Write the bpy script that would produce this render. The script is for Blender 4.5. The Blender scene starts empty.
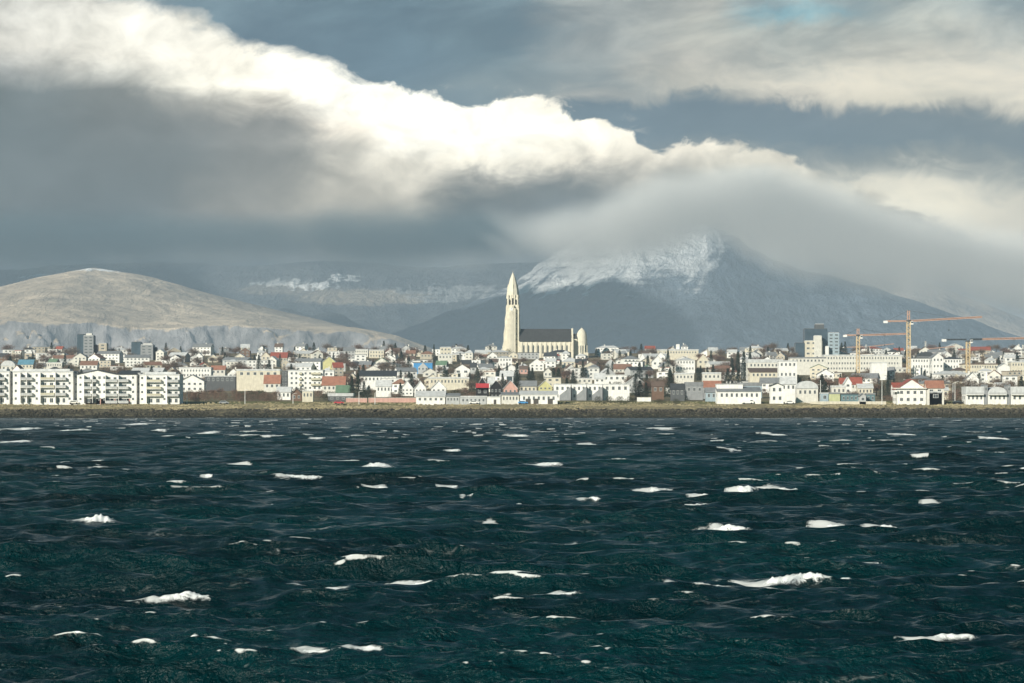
import bpy, math, random
import numpy as np

# ------------------------------------------------------------------ camera, sky, sun, exposure
scene = bpy.context.scene
COL = scene.collection
FPX = 2500.0          # focal length in picture widths of 1024 px
CAMH = 5.0            # eye height above the water
HOR = 406.0           # picture row of the horizon
random.seed(7)

cam_data = bpy.data.cameras.new("camera")
cam = bpy.data.objects.new("camera", cam_data)
COL.objects.link(cam)
cam_data.sensor_width = 36.0
cam_data.lens = 36.0 * FPX / 1024.0
cam.location = (0, 0, CAMH)
cam.rotation_euler = (math.radians(90), 0, 0)
cam_data.shift_y = (HOR - 341.5) / 1024.0
cam_data.clip_start = 0.5
cam_data.clip_end = 80000
scene.camera = cam

scene.view_settings.view_transform = 'Standard'
scene.view_settings.look = 'None'
scene.view_settings.exposure = 0.6
scene.view_settings.gamma = 1.0
scene.cycles.use_denoising = True
scene.cycles.volume_step_rate = 1.0
scene.cycles.volume_max_steps = 256
scene.cycles.volume_bounces = 0
scene.cycles.max_bounces = 5

SUN_EL = math.radians(24)
SUN_AZ = math.radians(218)     # compass bearing the light comes from, measured from +Y towards +X
sd = bpy.data.lights.new("sun", 'SUN')
sd.energy = 4.8
sd.angle = math.radians(0.5)
sd.color = (1.0, 0.93, 0.80)
sun = bpy.data.objects.new("sun", sd)
COL.objects.link(sun)
sx, sy, sz = math.sin(SUN_AZ) * math.cos(SUN_EL), math.cos(SUN_AZ) * math.cos(SUN_EL), math.sin(SUN_EL)
from mathutils import Vector, Matrix
sun.rotation_euler = Vector((sx, sy, sz)).to_track_quat('Z', 'Y').to_euler()
sun.location = (-200, -300, 300)


def srgb(r, g, b, k=1.0):
    out = []
    for c in (r, g, b):
        c /= 255.0
        out.append((c / 12.92 if c <= 0.04045 else ((c + 0.055) / 1.055) ** 2.4) * k)
    return tuple(out) + (1.0,)


class NT:
    """short hand for building node trees"""
    def __init__(self, tree):
        self.t = tree
        self.n = tree.nodes
        self.l = tree.links

    def put(self, sock, v):
        if isinstance(v, bpy.types.NodeSocket):
            self.l.new(v, sock)
        else:
            sock.default_value = v

    def math(self, op, a, b=None, c=None, clamp=False):
        m = self.n.new('ShaderNodeMath')
        m.operation = op
        m.use_clamp = clamp
        self.put(m.inputs[0], a)
        if b is not None:
            self.put(m.inputs[1], b)
        if c is not None:
            self.put(m.inputs[2], c)
        return m.outputs[0]

    def add(self, a, b): return self.math('ADD', a, b)
    def sub(self, a, b): return self.math('SUBTRACT', a, b)
    def mul(self, a, b): return self.math('MULTIPLY', a, b)
    def div(self, a, b): return self.math('DIVIDE', a, b)

    def rng(self, v, a, b, c=0.0, d=1.0, smooth=True):
        m = self.n.new('ShaderNodeMapRange')
        m.interpolation_type = 'SMOOTHSTEP' if smooth else 'LINEAR'
        self.put(m.inputs['Value'], v)
        m.inputs['From Min'].default_value = a
        m.inputs['From Max'].default_value = b
        m.inputs['To Min'].default_value = c
        m.inputs['To Max'].default_value = d
        return m.outputs['Result']

    def mix(self, f, a, b, blend='MIX'):
        m = self.n.new('ShaderNodeMix')
        m.data_type = 'RGBA'
        m.blend_type = blend
        self.put(m.inputs[0], f)
        self.put(m.inputs[6], a)
        self.put(m.inputs[7], b)
        return m.outputs[2]

    def noise(self, vec, scale=1.0, detail=4.0, rough=0.5, dist=0.0, lac=2.0, col=False):
        m = self.n.new('ShaderNodeTexNoise')
        self.put(m.inputs['Vector'], vec)
        m.inputs['Scale'].default_value = scale
        m.inputs['Detail'].default_value = detail
        m.inputs['Roughness'].default_value = rough
        m.inputs['Lacunarity'].default_value = lac
        m.inputs['Distortion'].default_value = dist
        return m.outputs['Color'] if col else m.outputs['Fac']

    def xyz(self, x, y, z=0.0):
        m = self.n.new('ShaderNodeCombineXYZ')
        self.put(m.inputs[0], x)
        self.put(m.inputs[1], y)
        self.put(m.inputs[2], z)
        return m.outputs[0]

    def sep(self, v):
        m = self.n.new('ShaderNodeSeparateXYZ')
        self.put(m.inputs[0], v)
        return m.outputs[0], m.outputs[1], m.outputs[2]

    def ramp(self, f, stops, interp='EASE'):
        m = self.n.new('ShaderNodeValToRGB')
        r = m.color_ramp
        r.interpolation = interp
        while len(r.elements) < len(stops):
            r.elements.new(0.5)
        for e, (p, c) in zip(r.elements, stops):
            e.position = p
            e.color = c
        for e, (p, c) in zip(r.elements, stops):
            e.position = p
            e.color = c
        self.put(m.inputs[0], f)
        return m.outputs[0]

    def curve(self, f, pts, lo, hi, vlo, vhi):
        """piecewise function given as (x, value) points"""
        stops = []
        for x, v in pts:
            t = (v - vlo) / (vhi - vlo)
            stops.append(((x - lo) / (hi - lo), (t, t, t, 1)))
        fr = self.rng(f, lo, hi, smooth=False)
        g = self.ramp(fr, stops, 'LINEAR')
        s = self.n.new('ShaderNodeSeparateColor')
        self.l.new(g, s.inputs[0])
        return self.add(self.mul(s.outputs[0], vhi - vlo), vlo)

    def columns(self, P, Q, cols, qlo, qhi):
        """colour field: at each bearing a column of (row, sRGB) stops, blended sideways"""
        fr = self.rng(Q, qlo, qhi, smooth=False)
        out = None
        prev = None
        for px, stops in cols:
            st = [((q - qlo) / (qhi - qlo), srgb(*(c if isinstance(c, tuple) else (c, c, c * 0.98)))) for q, c in stops]
            c = self.ramp(fr, st, 'LINEAR')
            if out is None:
                out = c
            else:
                out = self.mix(self.rng(P, prev, px), out, c)
            prev = px
        return out


# world: Nishita daylight with the cloud cover of the day laid over it by direction
world = bpy.data.worlds.new("World")
scene.world = world
world.use_nodes = True
W = NT(world.node_tree)
W.n.clear()
wout = W.n.new('ShaderNodeOutputWorld')
bg = W.n.new('ShaderNodeBackground')
skyt = W.n.new('ShaderNodeTexSky')
skyt.sky_type = 'NISHITA'
skyt.sun_disc = False
skyt.sun_elevation = SUN_EL
skyt.sun_rotation = SUN_AZ
skyt.air_density = 1.0
skyt.dust_density = 1.0
tc = W.n.new('ShaderNodeTexCoord')
gx, gy, gz = W.sep(tc.outputs['Generated'])
gyc = W.math('MAXIMUM', gy, 0.02)
U = W.div(gx, gyc)
V = W.div(gz, gyc)
P = W.math('MULTIPLY_ADD', U, FPX, 512.0)
Q = W.math('MULTIPLY_ADD', V, -FPX, HOR)
# wind-torn warping of the cloud fields
n1 = W.noise(W.xyz(W.mul(P, 0.0045), W.mul(Q, 0.0105), 3.1), 1.0, 6, 0.55, 0.3, col=True)
w1x, w1y, w1z = W.sep(n1)
n2 = W.noise(W.xyz(W.mul(P, 0.022), W.mul(Q, 0.034), 9.4), 1.0, 9, 0.66, 0.9, col=True)
w2x, w2y, w2z = W.sep(n2)
Pw = W.add(P, W.add(W.mul(W.sub(w1x, 0.5), 150.0), W.mul(W.sub(w2x, 0.5), 64.0)))
calm = W.rng(P, 120, 380, 0.45, 1.0)
Qw = W.add(Q, W.mul(calm, W.add(W.mul(W.sub(w1y, 0.5), 46.0), W.mul(W.sub(w2y, 0.5), 44.0))))
# the far cloud sheets
back = W.columns(Pw, Qw, [
    (60,  [(-60, (150, 160, 165)), (0, (170, 175, 175)), (40, (100, 124, 140))]),
    (200, [(-60, (110, 132, 146)), (0, (104, 127, 142)), (40, (88, 112, 130))]),
    (380, [(-60, (98, 120, 136)), (0, (84, 108, 125)), (60, (82, 107, 126)), (110, (92, 114, 130))]),
    (500, [(-60, (104, 122, 134)), (0, (92, 114, 129)), (50, (90, 113, 128)), (90, (112, 128, 137)), (110, (98, 118, 132))]),
    (600, [(-60, (140, 145, 146)), (0, (136, 143, 146)), (40, (134, 141, 144)), (85, (125, 135, 140)), (98, (150, 152, 150)), (108, (92, 111, 126)), (140, (88, 108, 124))]),
    (700, [(-60, (150, 152, 150)), (0, (150, 152, 150)), (30, (150, 153, 150)), (60, (158, 157, 152)), (88, (170, 167, 158)), (99, (120, 130, 136)), (108, (90, 108, 123)), (138, (88, 106, 120)), (155, (118, 126, 130))]),
    (800, [(-60, (130, 145, 152)), (0, (132, 152, 160)), (14, (118, 156, 170)), (32, (146, 153, 152)), (62, (150, 153, 150)), (86, (182, 178, 167)), (100, (165, 162, 154)), (112, (92, 108, 122)), (145, (86, 104, 118)), (162, (110, 120, 126)), (185, (150, 150, 144))]),
    (900, [(-60, (150, 156, 156)), (0, (150, 158, 158)), (24, (160, 164, 160)), (55, (160, 160, 154)), (86, (184, 180, 168)), (102, (176, 172, 160)), (116, (98, 112, 123)), (145, (90, 106, 118)), (160, (124, 130, 130)), (182, (200, 194, 178)), (205, (216, 209, 190)), (240, (200, 192, 175))]),
    (1030, [(-60, (120, 135, 142)), (0, (126, 140, 147)), (30, (146, 152, 152)), (72, (176, 173, 164)), (98, (190, 185, 172)), (112, (168, 165, 156)), (126, (104, 116, 124)), (150, (98, 111, 121)), (172, (126, 132, 132)), (200, (182, 176, 162)), (240, (188, 181, 166)), (280, (165, 162, 154))]),
], -80.0, 420.0)
streak = W.noise(W.xyz(W.mul(P, 0.0085), W.mul(W.add(Q, W.mul(P, 0.10)), 0.021), 1.7), 1.0, 9, 0.60, 0.35)
back = W.mix(W.rng(Q, 150, -20, 0.35, 1.0), back, W.mix(W.rng(streak, 0.3, 0.72, 0.0, 1.0), (0.70, 0.74, 0.78, 1), (1.32, 1.28, 1.22, 1)), 'MULTIPLY')
# the big bank rolling over the range
T = W.curve(P, [(-200, -60), (60, -8), (130, 2), (200, 24), (270, 48), (330, 68), (400, 88), (460, 106), (540, 106), (600, 112), (632, 134), (655, 150), (690, 138), (760, 146), (820, 172), (870, 196), (920, 214), (1024, 258), (1200, 330)], -200, 1200, -60, 340)
n3 = W.noise(W.xyz(W.mul(P, 0.02), W.mul(Q, 0.027), 5.5), 1.0, 10, 0.6, 0.4)
n4 = W.noise(W.xyz(W.mul(P, 0.008), W.mul(Q, 0.012), 15.5), 1.0, 3, 0.5, 0.2)
dE = W.add(W.sub(Q, T), W.add(W.mul(W.sub(n3, 0.5), 58.0), W.mul(W.sub(n4, 0.5), 18.0)))
soft = W.rng(P, 250, 420, 9.0, 3.0)
mB = W.math('MULTIPLY_ADD', W.div(dE, soft), 0.5, 0.5, clamp=True)
bank = W.columns(Pw, Qw, [
    (0,   [(-30, 190), (15, (205, 205, 200)), (50, (212, 210, 203)), (75, (165, 168, 168)), (92, (112, 122, 127)), (130, (104, 114, 120)), (200, (112, 119, 123)), (245, (104, 118, 127)), (275, (120, 135, 145))]),
    (130, [(-20, 200), (25, (235, 233, 224)), (58, (238, 235, 225)), (78, (190, 190, 184)), (92, (124, 127, 127)), (130, (108, 112, 114)), (185, (104, 110, 113)), (235, (100, 110, 117)), (262, (86, 102, 114))]),
    (260, [(40, (228, 226, 216)), (60, (240, 236, 224)), (86, (250, 246, 232)), (102, (190, 185, 175)), (120, (132, 130, 127)), (165, (134, 132, 128)), (205, (150, 146, 139)), (245, (118, 121, 122)), (270, (90, 104, 115))]),
    (340, [(70, (240, 238, 228)), (95, (252, 251, 242)), (125, (222, 214, 200)), (150, (188, 183, 172)), (190, (180, 174, 162)), (225, (174, 168, 157)), (250, (126, 127, 127)), (270, (102, 114, 122))]),
    (400, [(85, (252, 250, 240)), (110, (255, 255, 250)), (140, (250, 246, 234)), (165, (215, 209, 195)), (195, (190, 184, 171)), (225, (172, 167, 157)), (245, (130, 132, 132)), (270, (106, 118, 127))]),
    (470, [(105, (250, 248, 238)), (140, (255, 254, 244)), (163, (226, 220, 205)), (180, (150, 147, 140)), (200, (86, 91, 93)), (228, (88, 95, 100)), (255, (116, 126, 134))]),
    (560, [(105, (238, 233, 220)), (130, (250, 246, 232)), (155, (222, 215, 200)), (172, (160, 156, 148)), (188, (98, 101, 102)), (215, (98, 103, 107)), (240, (134, 140, 144))]),
    (650, [(130, (225, 219, 204)), (155, (222, 215, 200)), (182, (180, 175, 165)), (215, (158, 158, 154)), (250, (146, 154, 160))]),
    (780, [(140, (222, 216, 201)), (165, (210, 204, 189)), (200, (178, 174, 163)), (240, (158, 158, 153)), (270, (140, 147, 151))]),
    (900, [(195, (200, 193, 177)), (215, (176, 170, 157)), (245, (156, 154, 148)), (280, (152, 152, 149))]),
    (1024, [(240, (176, 170, 158)), (270, (158, 155, 149)), (310, (150, 152, 150))]),
], -80.0, 420.0)
puff = W.noise(W.xyz(W.mul(P, 0.018), W.mul(Q, 0.026), 21.0), 1.0, 9, 0.6, 0.5)
puffa = W.mul(W.sub(puff, 0.5), W.rng(dE, 160, 20, 0.80, 1.45))
bank = W.mix(1.0, bank, W.xyz(W.add(1.04, puffa), W.add(1.04, puffa), W.add(1.035, puffa)), 'MULTIPLY')
hi = W.n.new('ShaderNodeSeparateColor'); W.l.new(bank, hi.inputs[0])
kk = W.mul(W.rng(hi.outputs[0], 0.10, 0.85, 0.74, 1.07), W.rng(P, 40, 330, 0.80, 1.0))
bank = W.mix(1.0, bank, W.xyz(kk, kk, kk), 'MULTIPLY')
hb = W.n.new('ShaderNodeSeparateColor'); W.l.new(back, hb.inputs[0])
kb = W.rng(hb.outputs[0], 0.16, 0.50, 0.96, 1.22)
back = W.mix(1.0, back, W.xyz(kb, kb, kb), 'MULTIPLY')
clouds = W.mix(mB, back, bank)
# torn fragments hanging above the bank near its shoulder
fr = W.noise(W.xyz(W.mul(P, 0.03), W.mul(Q, 0.055), 31.0), 1.0, 8, 0.65, 0.5)
frm = W.mul(W.rng(fr, 0.55, 0.72), W.mul(W.rng(dE, -26, -8), W.rng(dE, 4, -3)))
clouds = W.mix(W.mul(frm, W.mul(W.rng(P, 420, 480), W.rng(P, 660, 600))), clouds, srgb(215, 210, 198))
# overhead and behind: open Nishita sky with broken cloud
el = W.math('ARCSINE', W.math('MINIMUM', W.math('MAXIMUM', gz, -1.0), 1.0))
over = W.noise(tc.outputs['Generated'], 2.2, 6, 0.6, 0.4)
ns = W.mix(1.0, skyt.outputs[0], (0.065, 0.065, 0.065, 1), 'MULTIPLY')
open_sky = W.mix(W.rng(over, 0.50, 0.72, 0.0, 0.65), W.mix(1.0, ns, (0.13, 0.46, 0.50, 1), 'MULTIPLY'), srgb(44, 76, 84))
front = W.mul(W.rng(gy, 0.55, 0.85), W.rng(gz, 0.215, 0.160))
clouds = W.mix(1.0, W.mix(1.0, clouds, (0.038, 0.053, 0.066, 1), 'SUBTRACT'), (1.16, 1.13, 1.08, 1), 'MULTIPLY')
final = W.mix(front, open_sky, clouds)
W.put(bg.inputs[0], final)
bg.inputs[1].default_value = 1.0
W.l.new(bg.outputs[0], wout.inputs[0])

# ------------------------------------------------------------------ helpers
def ground_row(Y):
    return 402.0 - (Y - 1110.0) * 49.0 / 1240.0

def Y_of(row):
    return max(1085.0, 1110.0 + (402.0 - row) * 1240.0 / 49.0)

def X_of(px, Y): return (px - 512.0) * Y / FPX
def Z_of(row, Y): return CAMH + (HOR - row) * Y / FPX

def ground_z(X, Y):
    X = np.asarray(X, float); Y = np.asarray(Y, float)
    zt = CAMH + (HOR - (402.0 - (Y - 1110.0) * 49.0 / 1240.0)) * Y / FPX
    shore = np.interp(Y, [1036, 1043, 1052, 1062, 1085, 1110], [-1.5, 0.3, 3.6, 4.6, 5.6, 6.78])
    back = np.interp(Y, [2350, 2500, 2900, 3600, 25000], [Z_of(353, 2350), 52, 20, 3, 2])
    return np.where(Y < 1110, shore, np.where(Y < 2350, zt, back))


def hash2(ix, iy, seed):
    n = (ix.astype(np.int64) * 374761393 + iy.astype(np.int64) * 668265263 + seed * 974711) & 0xFFFFFFFF
    n = ((n ^ (n >> 13)) * 1274126177) & 0xFFFFFFFF
    n = n ^ (n >> 16)
    return (n & 0xFFFFFF) / float(0xFFFFFF)

def vnoise(x, y, seed=0):
    ix = np.floor(x); iy = np.floor(y)
    fx = x - ix; fy = y - iy
    fx = fx * fx * fx * (fx * (fx * 6 - 15) + 10); fy = fy * fy * fy * (fy * (fy * 6 - 15) + 10)
    a = hash2(ix, iy, seed); b = hash2(ix + 1, iy, seed)
    c = hash2(ix, iy + 1, seed); d = hash2(ix + 1, iy + 1, seed)
    return (a * (1 - fx) + b * fx) * (1 - fy) + (c * (1 - fx) + d * fx) * fy

def fbm(x, y, oct=5, seed=0, gain=0.5, ridged=False):
    s = 0; a = 1; t = 0
    for o in range(oct):
        n = vnoise(x * 2 ** o + o * 17.3, y * 2 ** o - o * 9.1, seed + o)
        if ridged:
            n = 1 - abs(2 * n - 1)
        s = s + a * n; t += a; a *= gain
    return s / t


def new_mesh_np(name, verts, faces, mat, smooth=False, attrs=None):
    """verts (N,3) and quad faces (M,4) as numpy arrays"""
    me = bpy.data.meshes.new(name)
    me.vertices.add(len(verts)); me.vertices.foreach_set('co', np.asarray(verts, np.float32).ravel())
    k = faces.shape[1]
    me.loops.add(faces.size); me.loops.foreach_set('vertex_index', faces.astype(np.int32).ravel())
    me.polygons.add(len(faces))
    me.polygons.foreach_set('loop_start', np.arange(0, faces.size, k, dtype=np.int32))
    me.polygons.foreach_set('loop_total', np.full(len(faces), k, np.int32))
    me.polygons.foreach_set('use_smooth', np.full(len(faces), smooth, bool))
    me.update(calc_edges=True)
    for an, av in (attrs or {}).items():
        at = me.attributes.new(an, 'FLOAT', 'POINT'); at.data.foreach_set('value', np.asarray(av, np.float32).ravel())
    me.materials.append(mat)
    o = bpy.data.objects.new(name, me); COL.objects.link(o)
    return o

def grid_faces(ny, nx):
    i = np.arange(ny - 1)[:, None] * nx + np.arange(nx - 1)[None, :]
    return np.stack([i, i + 1, i + 1 + nx, i + nx], -1).reshape(-1, 4)


class MB:
    """collects pieces that become ONE mesh"""
    def __init__(self):
        self.v = []; self.f = []; self.m = []

    def poly(self, pts, mi=0):
        b = len(self.v); self.v += [tuple(p) for p in pts]
        self.f.append(tuple(range(b, b + len(pts)))); self.m.append(mi); return self

    def solid(self, pts, faces, mi=0):
        b = len(self.v); self.v += [tuple(p) for p in pts]
        for f in faces:
            self.f.append(tuple(b + i for i in f)); self.m.append(mi)
        return self

    def box(self, x0, x1, y0, y1, z0, z1, mi=0):
        p = [(x0, y0, z0), (x1, y0, z0), (x1, y1, z0), (x0, y1, z0), (x0, y0, z1), (x1, y0, z1), (x1, y1, z1), (x0, y1, z1)]
        return self.solid(p, [(0, 3, 2, 1), (4, 5, 6, 7), (0, 1, 5, 4), (1, 2, 6, 5), (2, 3, 7, 6), (3, 0, 4, 7)], mi)

    def prism_y(self, poly, y0, y1, mi=0):
        """poly in (x,z), counter-clockwise seen from -y, pushed from y0 to y1"""
        n = len(poly)
        p = [(x, y0, z) for x, z in poly] + [(x, y1, z) for x, z in poly]
        fs = [tuple(range(n)), tuple(range(2 * n - 1, n - 1, -1))]
        fs += [((i + 1) % n, i, i + n, (i + 1) % n + n) for i in range(n)]
        return self.solid(p, fs, mi)

    def prism_x(self, poly, x0, x1, mi=0):
        n = len(poly)
        p = [(x0, y, z) for y, z in poly] + [(x1, y, z) for y, z in poly]
        fs = [tuple(range(n - 1, -1, -1)), tuple(range(n, 2 * n))]
        fs += [(i, (i + 1) % n, (i + 1) % n + n, i + n) for i in range(n)]
        return self.solid(p, fs, mi)

    def bar(self, a, b, r, n=4, r2=None, mi=0):
        a = Vector(a); b = Vector(b); d = (b - a)
        if d.length < 1e-6: return self
        q = d.to_track_quat('Z', 'Y'); r2 = r if r2 is None else r2
        ps = []
        for c, rr in ((a, r), (b, r2)):
            for i in range(n):
                t = 2 * math.pi * (i + 0.5) / n
                ps.append(tuple(c + q @ Vector((math.cos(t) * rr, math.sin(t) * rr, 0))))
        fs = [(i, (i + 1) % n, n + (i + 1) % n, n + i) for i in range(n)] + [tuple(range(n - 1, -1, -1)), tuple(range(n, 2 * n))]
        return self.solid(ps, fs, mi)

    def lathe(self, prof, n=16, cx=0, cy=0, mi=0, half=None):
        ps = []; fs = []
        for r, z in prof:
            for i in range(n):
                t = 2 * math.pi * i / n
                ps.append((cx + r * math.cos(t), cy + r * math.sin(t), z))
        for k in range(len(prof) - 1):
            for i in range(n):
                j = (i + 1) % n
                fs.append((k * n + i, k * n + j, (k + 1) * n + j, (k + 1) * n + i))
        return self.solid(ps, fs, mi)

    def mesh(self, name, mats):
        me = bpy.data.meshes.new(name); me.from_pydata(self.v, [], self.f)
        for m in (mats if isinstance(mats, (list, tuple)) else [mats]): me.materials.append(m)
        if any(self.m): me.polygons.foreach_set('material_index', self.m)
        me.update(); return me

    def build(self, name, mats, parent=None, loc=(0, 0, 0)):
        return place(name, self.mesh(name, mats), parent, loc)


def place(name, me, parent=None, loc=(0, 0, 0), scale=None, rz=0):
    o = bpy.data.objects.new(name, me); COL.objects.link(o)
    o.parent = parent; o.location = loc
    if scale: o.scale = scale
    if rz: o.rotation_euler = (0, 0, rz)
    return o

def tag(o, label, cat, group=None):
    o['label'] = label; o['category'] = cat
    if group: o['group'] = group
    return o

def thing(name, loc, label=None, cat=None, group=None, rz=0):
    o = bpy.data.objects.new(name, None); COL.objects.link(o)
    o.empty_display_size = 1.0
    o.location = loc; o.rotation_euler = (0, 0, rz)
    if label: tag(o, label, cat, group)
    return o

def structure(o):
    o['kind'] = 'structure'; return o


# ------------------------------------------------------------------ materials
MATS = {}
def mat(name, col, rough=0.8, var=0.15, scale=0.6, metallic=0.0, bump=0.0, spec=0.3, streaks=False):
    if name in MATS: return MATS[name]
    m = bpy.data.materials.new(name); m.use_nodes = True
    t = NT(m.node_tree); t.n.clear()
    out = t.n.new('ShaderNodeOutputMaterial'); b = t.n.new('ShaderNodeBsdfPrincipled')
    tcn = t.n.new('ShaderNodeTexCoord'); v = tcn.outputs['Object']
    n = t.noise(v, scale, 5, 0.6)
    f = t.rng(n, 0.3, 0.7, 1 - var, 1 + var * 0.5)
    if streaks:
        x, y, z = t.sep(v)
        s = t.noise(t.xyz(t.mul(x, 2.2), t.mul(y, 2.2), t.mul(z, 0.25)), 1.0, 4, 0.6)
        f = t.mul(f, t.rng(s, 0.35, 0.75, 1.0, 0.82))
    c = t.mix(1.0, tuple(col) + (1,), t.xyz(f, f, f), 'MULTIPLY')
    t.put(b.inputs['Base Color'], c)
    b.inputs['Roughness'].default_value = rough
    b.inputs['Metallic'].default_value = metallic
    b.inputs['Specular IOR Level'].default_value = spec
    if bump:
        bn = t.n.new('ShaderNodeBump'); bn.inputs['Strength'].default_value = bump; bn.inputs['Distance'].default_value = 0.3
        t.put(bn.inputs['Height'], n); t.l.new(bn.outputs[0], b.inputs['Normal'])
    t.l.new(b.outputs[0], out.inputs[0])
    MATS[name] = m; return m

PAL = {
    'white': (0.80, 0.79, 0.76), 'offwhite': (0.66, 0.64, 0.58), 'cream': (0.63, 0.58, 0.47), 'palegrey': (0.45, 0.46, 0.46),
    'grey': (0.27, 0.28, 0.29), 'darkgrey': (0.10, 0.105, 0.11), 'black': (0.02, 0.02, 0.022), 'beige': (0.47, 0.42, 0.34),
    'brown': (0.16, 0.10, 0.07), 'yellow': (0.55, 0.52, 0.26), 'blue': (0.07, 0.27, 0.55), 'redwall': (0.45, 0.05, 0.06),
    'pink': (0.55, 0.33, 0.28), 'paleblue': (0.33, 0.41, 0.46), 'teal': (0.12, 0.20, 0.22), 'lime': (0.50, 0.52, 0.30),
    'sand': (0.52, 0.46, 0.35),
    'r_red': (0.30, 0.085, 0.06), 'r_rust': (0.25, 0.14, 0.10), 'r_dark': (0.055, 0.06, 0.065), 'r_grey': (0.22, 0.23, 0.24),
    'r_pale': (0.55, 0.56, 0.56), 'r_green': (0.13, 0.21, 0.14), 'r_blue': (0.12, 0.27, 0.36), 'r_brown': (0.14, 0.10, 0.08),
    'r_orange': (0.34, 0.16, 0.11),
}
def pm(k):
    roof = k.startswith('r_')
    return mat(('roof_' + k[2:]) if roof else 'wall_' + k, PAL[k], 0.6 if roof else 0.85, 0.18 if roof else 0.12, 0.5, streaks=True, bump=0.15)

M_GLASS = mat('window_glass', (0.075, 0.085, 0.095), 0.12, 0.3, 0.3, spec=0.6)
M_FRAME = mat('window_frame_paint', (0.55, 0.55, 0.53), 0.5, 0.1)
M_RAIL = mat('balcony_panel', (0.50, 0.47, 0.36), 0.7, 0.15, 0.4)
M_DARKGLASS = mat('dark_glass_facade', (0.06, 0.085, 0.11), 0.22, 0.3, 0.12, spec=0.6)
M_CONC = mat('concrete', (0.45, 0.43, 0.40), 0.85, 0.15, 0.4, streaks=True)
M_CHURCH = mat('church_concrete', (0.70, 0.65, 0.53), 0.8, 0.12, 0.25, streaks=True)
M_CHROOF = mat('church_roof_metal', (0.055, 0.057, 0.058), 0.55, 0.25, 0.4)
M_DOOR = mat('painted_door', (0.08, 0.07, 0.06), 0.5, 0.2)
M_DARKIN = mat('louvre_opening', (0.012, 0.012, 0.014), 0.7, 0.1)
M_STEELY = mat('crane_yellow_paint', (0.60, 0.47, 0.29), 0.5, 0.15)
M_STEELR = mat('crane_orange_paint', (0.52, 0.33, 0.25), 0.5, 0.15)
M_STEELD = mat('crane_dark_steel', (0.06, 0.07, 0.08), 0.5, 0.15)
M_WHITEP = mat('white_metal_paint', (0.75, 0.75, 0.73), 0.4, 0.1)
M_BARK = mat('tree_bark', (0.10, 0.075, 0.055), 0.9, 0.3, 2.0)
M_TWIG = mat('bare_twigs', (0.19, 0.14, 0.105), 0.9, 0.45, 0.5)
M_TWIGR = mat('bare_twigs_reddish', (0.18, 0.11, 0.08), 0.9, 0.45, 0.5)
M_NEEDLE = mat('conifer_needles', (0.035, 0.055, 0.035), 0.85, 0.45, 0.6)
M_HEDGE = mat('hedge_foliage', (0.055, 0.058, 0.030), 0.9, 0.5, 0.7)
M_TYRE = mat('tyre_rubber', (0.02, 0.02, 0.02), 0.8, 0.1)


def out_nodes(name):
    m = bpy.data.materials.new(name); m.use_nodes = True
    t = NT(m.node_tree); t.n.clear()
    return m, t, t.n.new('ShaderNodeOutputMaterial')


# ------------------------------------------------------------------ water
CAPS = [  # bearing column, row, width and height of the breaking crests seen
    (792, 584, 84, 17), (716, 592, 54, 8), (838, 580, 22, 8), (98, 524, 36, 12), (20, 546, 54, 7), (70, 544, 42, 7),
    (182, 601, 66, 14), (724, 532, 50, 9), (746, 492, 24, 7), (784, 491, 36, 6), (704, 498, 20, 6), (595, 502, 24, 6),
    (380, 491, 22, 5), (378, 468, 34, 6), (304, 481, 44, 5), (548, 466, 30, 4), (868, 570, 26, 6), (948, 640, 54, 9),
    (900, 592, 24, 5), (368, 656, 32, 9), (316, 661, 32, 7), (886, 527, 30, 5), (842, 527, 36, 6), (340, 592, 56, 5),
    (412, 588, 70, 5), (660, 492, 34, 4), (690, 508, 36, 4), (70, 432, 30, 3), (157, 432, 14, 4), (210, 434, 16, 3),
    (100, 470, 16, 3), (104, 462, 18, 3), (240, 468, 26, 3), (350, 463, 26, 3), (208, 481, 10, 5), (910, 436, 14, 3),
    (852, 485, 20, 5), (932, 460, 16, 3), (520, 437, 20, 3), (625, 462, 16, 3), (665, 430, 18, 3), (780, 436, 16, 3),
    (90, 499, 20, 3), (468, 500, 12, 4), (520, 506, 14, 4), (30, 430, 18, 3), (15, 443, 30, 3), (232, 494, 16, 3),
    (985, 470, 16, 3), (560, 596, 40, 4), (190, 636, 12, 5), (610, 664, 16, 8), (650, 571, 20, 4), (140, 425, 20, 3),
    (455, 452, 14, 3), (320, 440, 14, 3), (1000, 440, 20, 3), (735, 452, 12, 3), (810, 470, 12, 2), (590, 446, 14, 3),
    (450, 489, 16, 3), (272, 505, 14, 3), (495, 527, 16, 3), (605, 622, 26, 4), (30, 668, 40, 4), (60, 610, 26, 3),
    (975, 592, 16, 4), (735, 655, 22, 4), (470, 660, 18, 4), (250, 552, 18, 3), (940, 505, 20, 3), (575, 550, 18, 3)]

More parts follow.
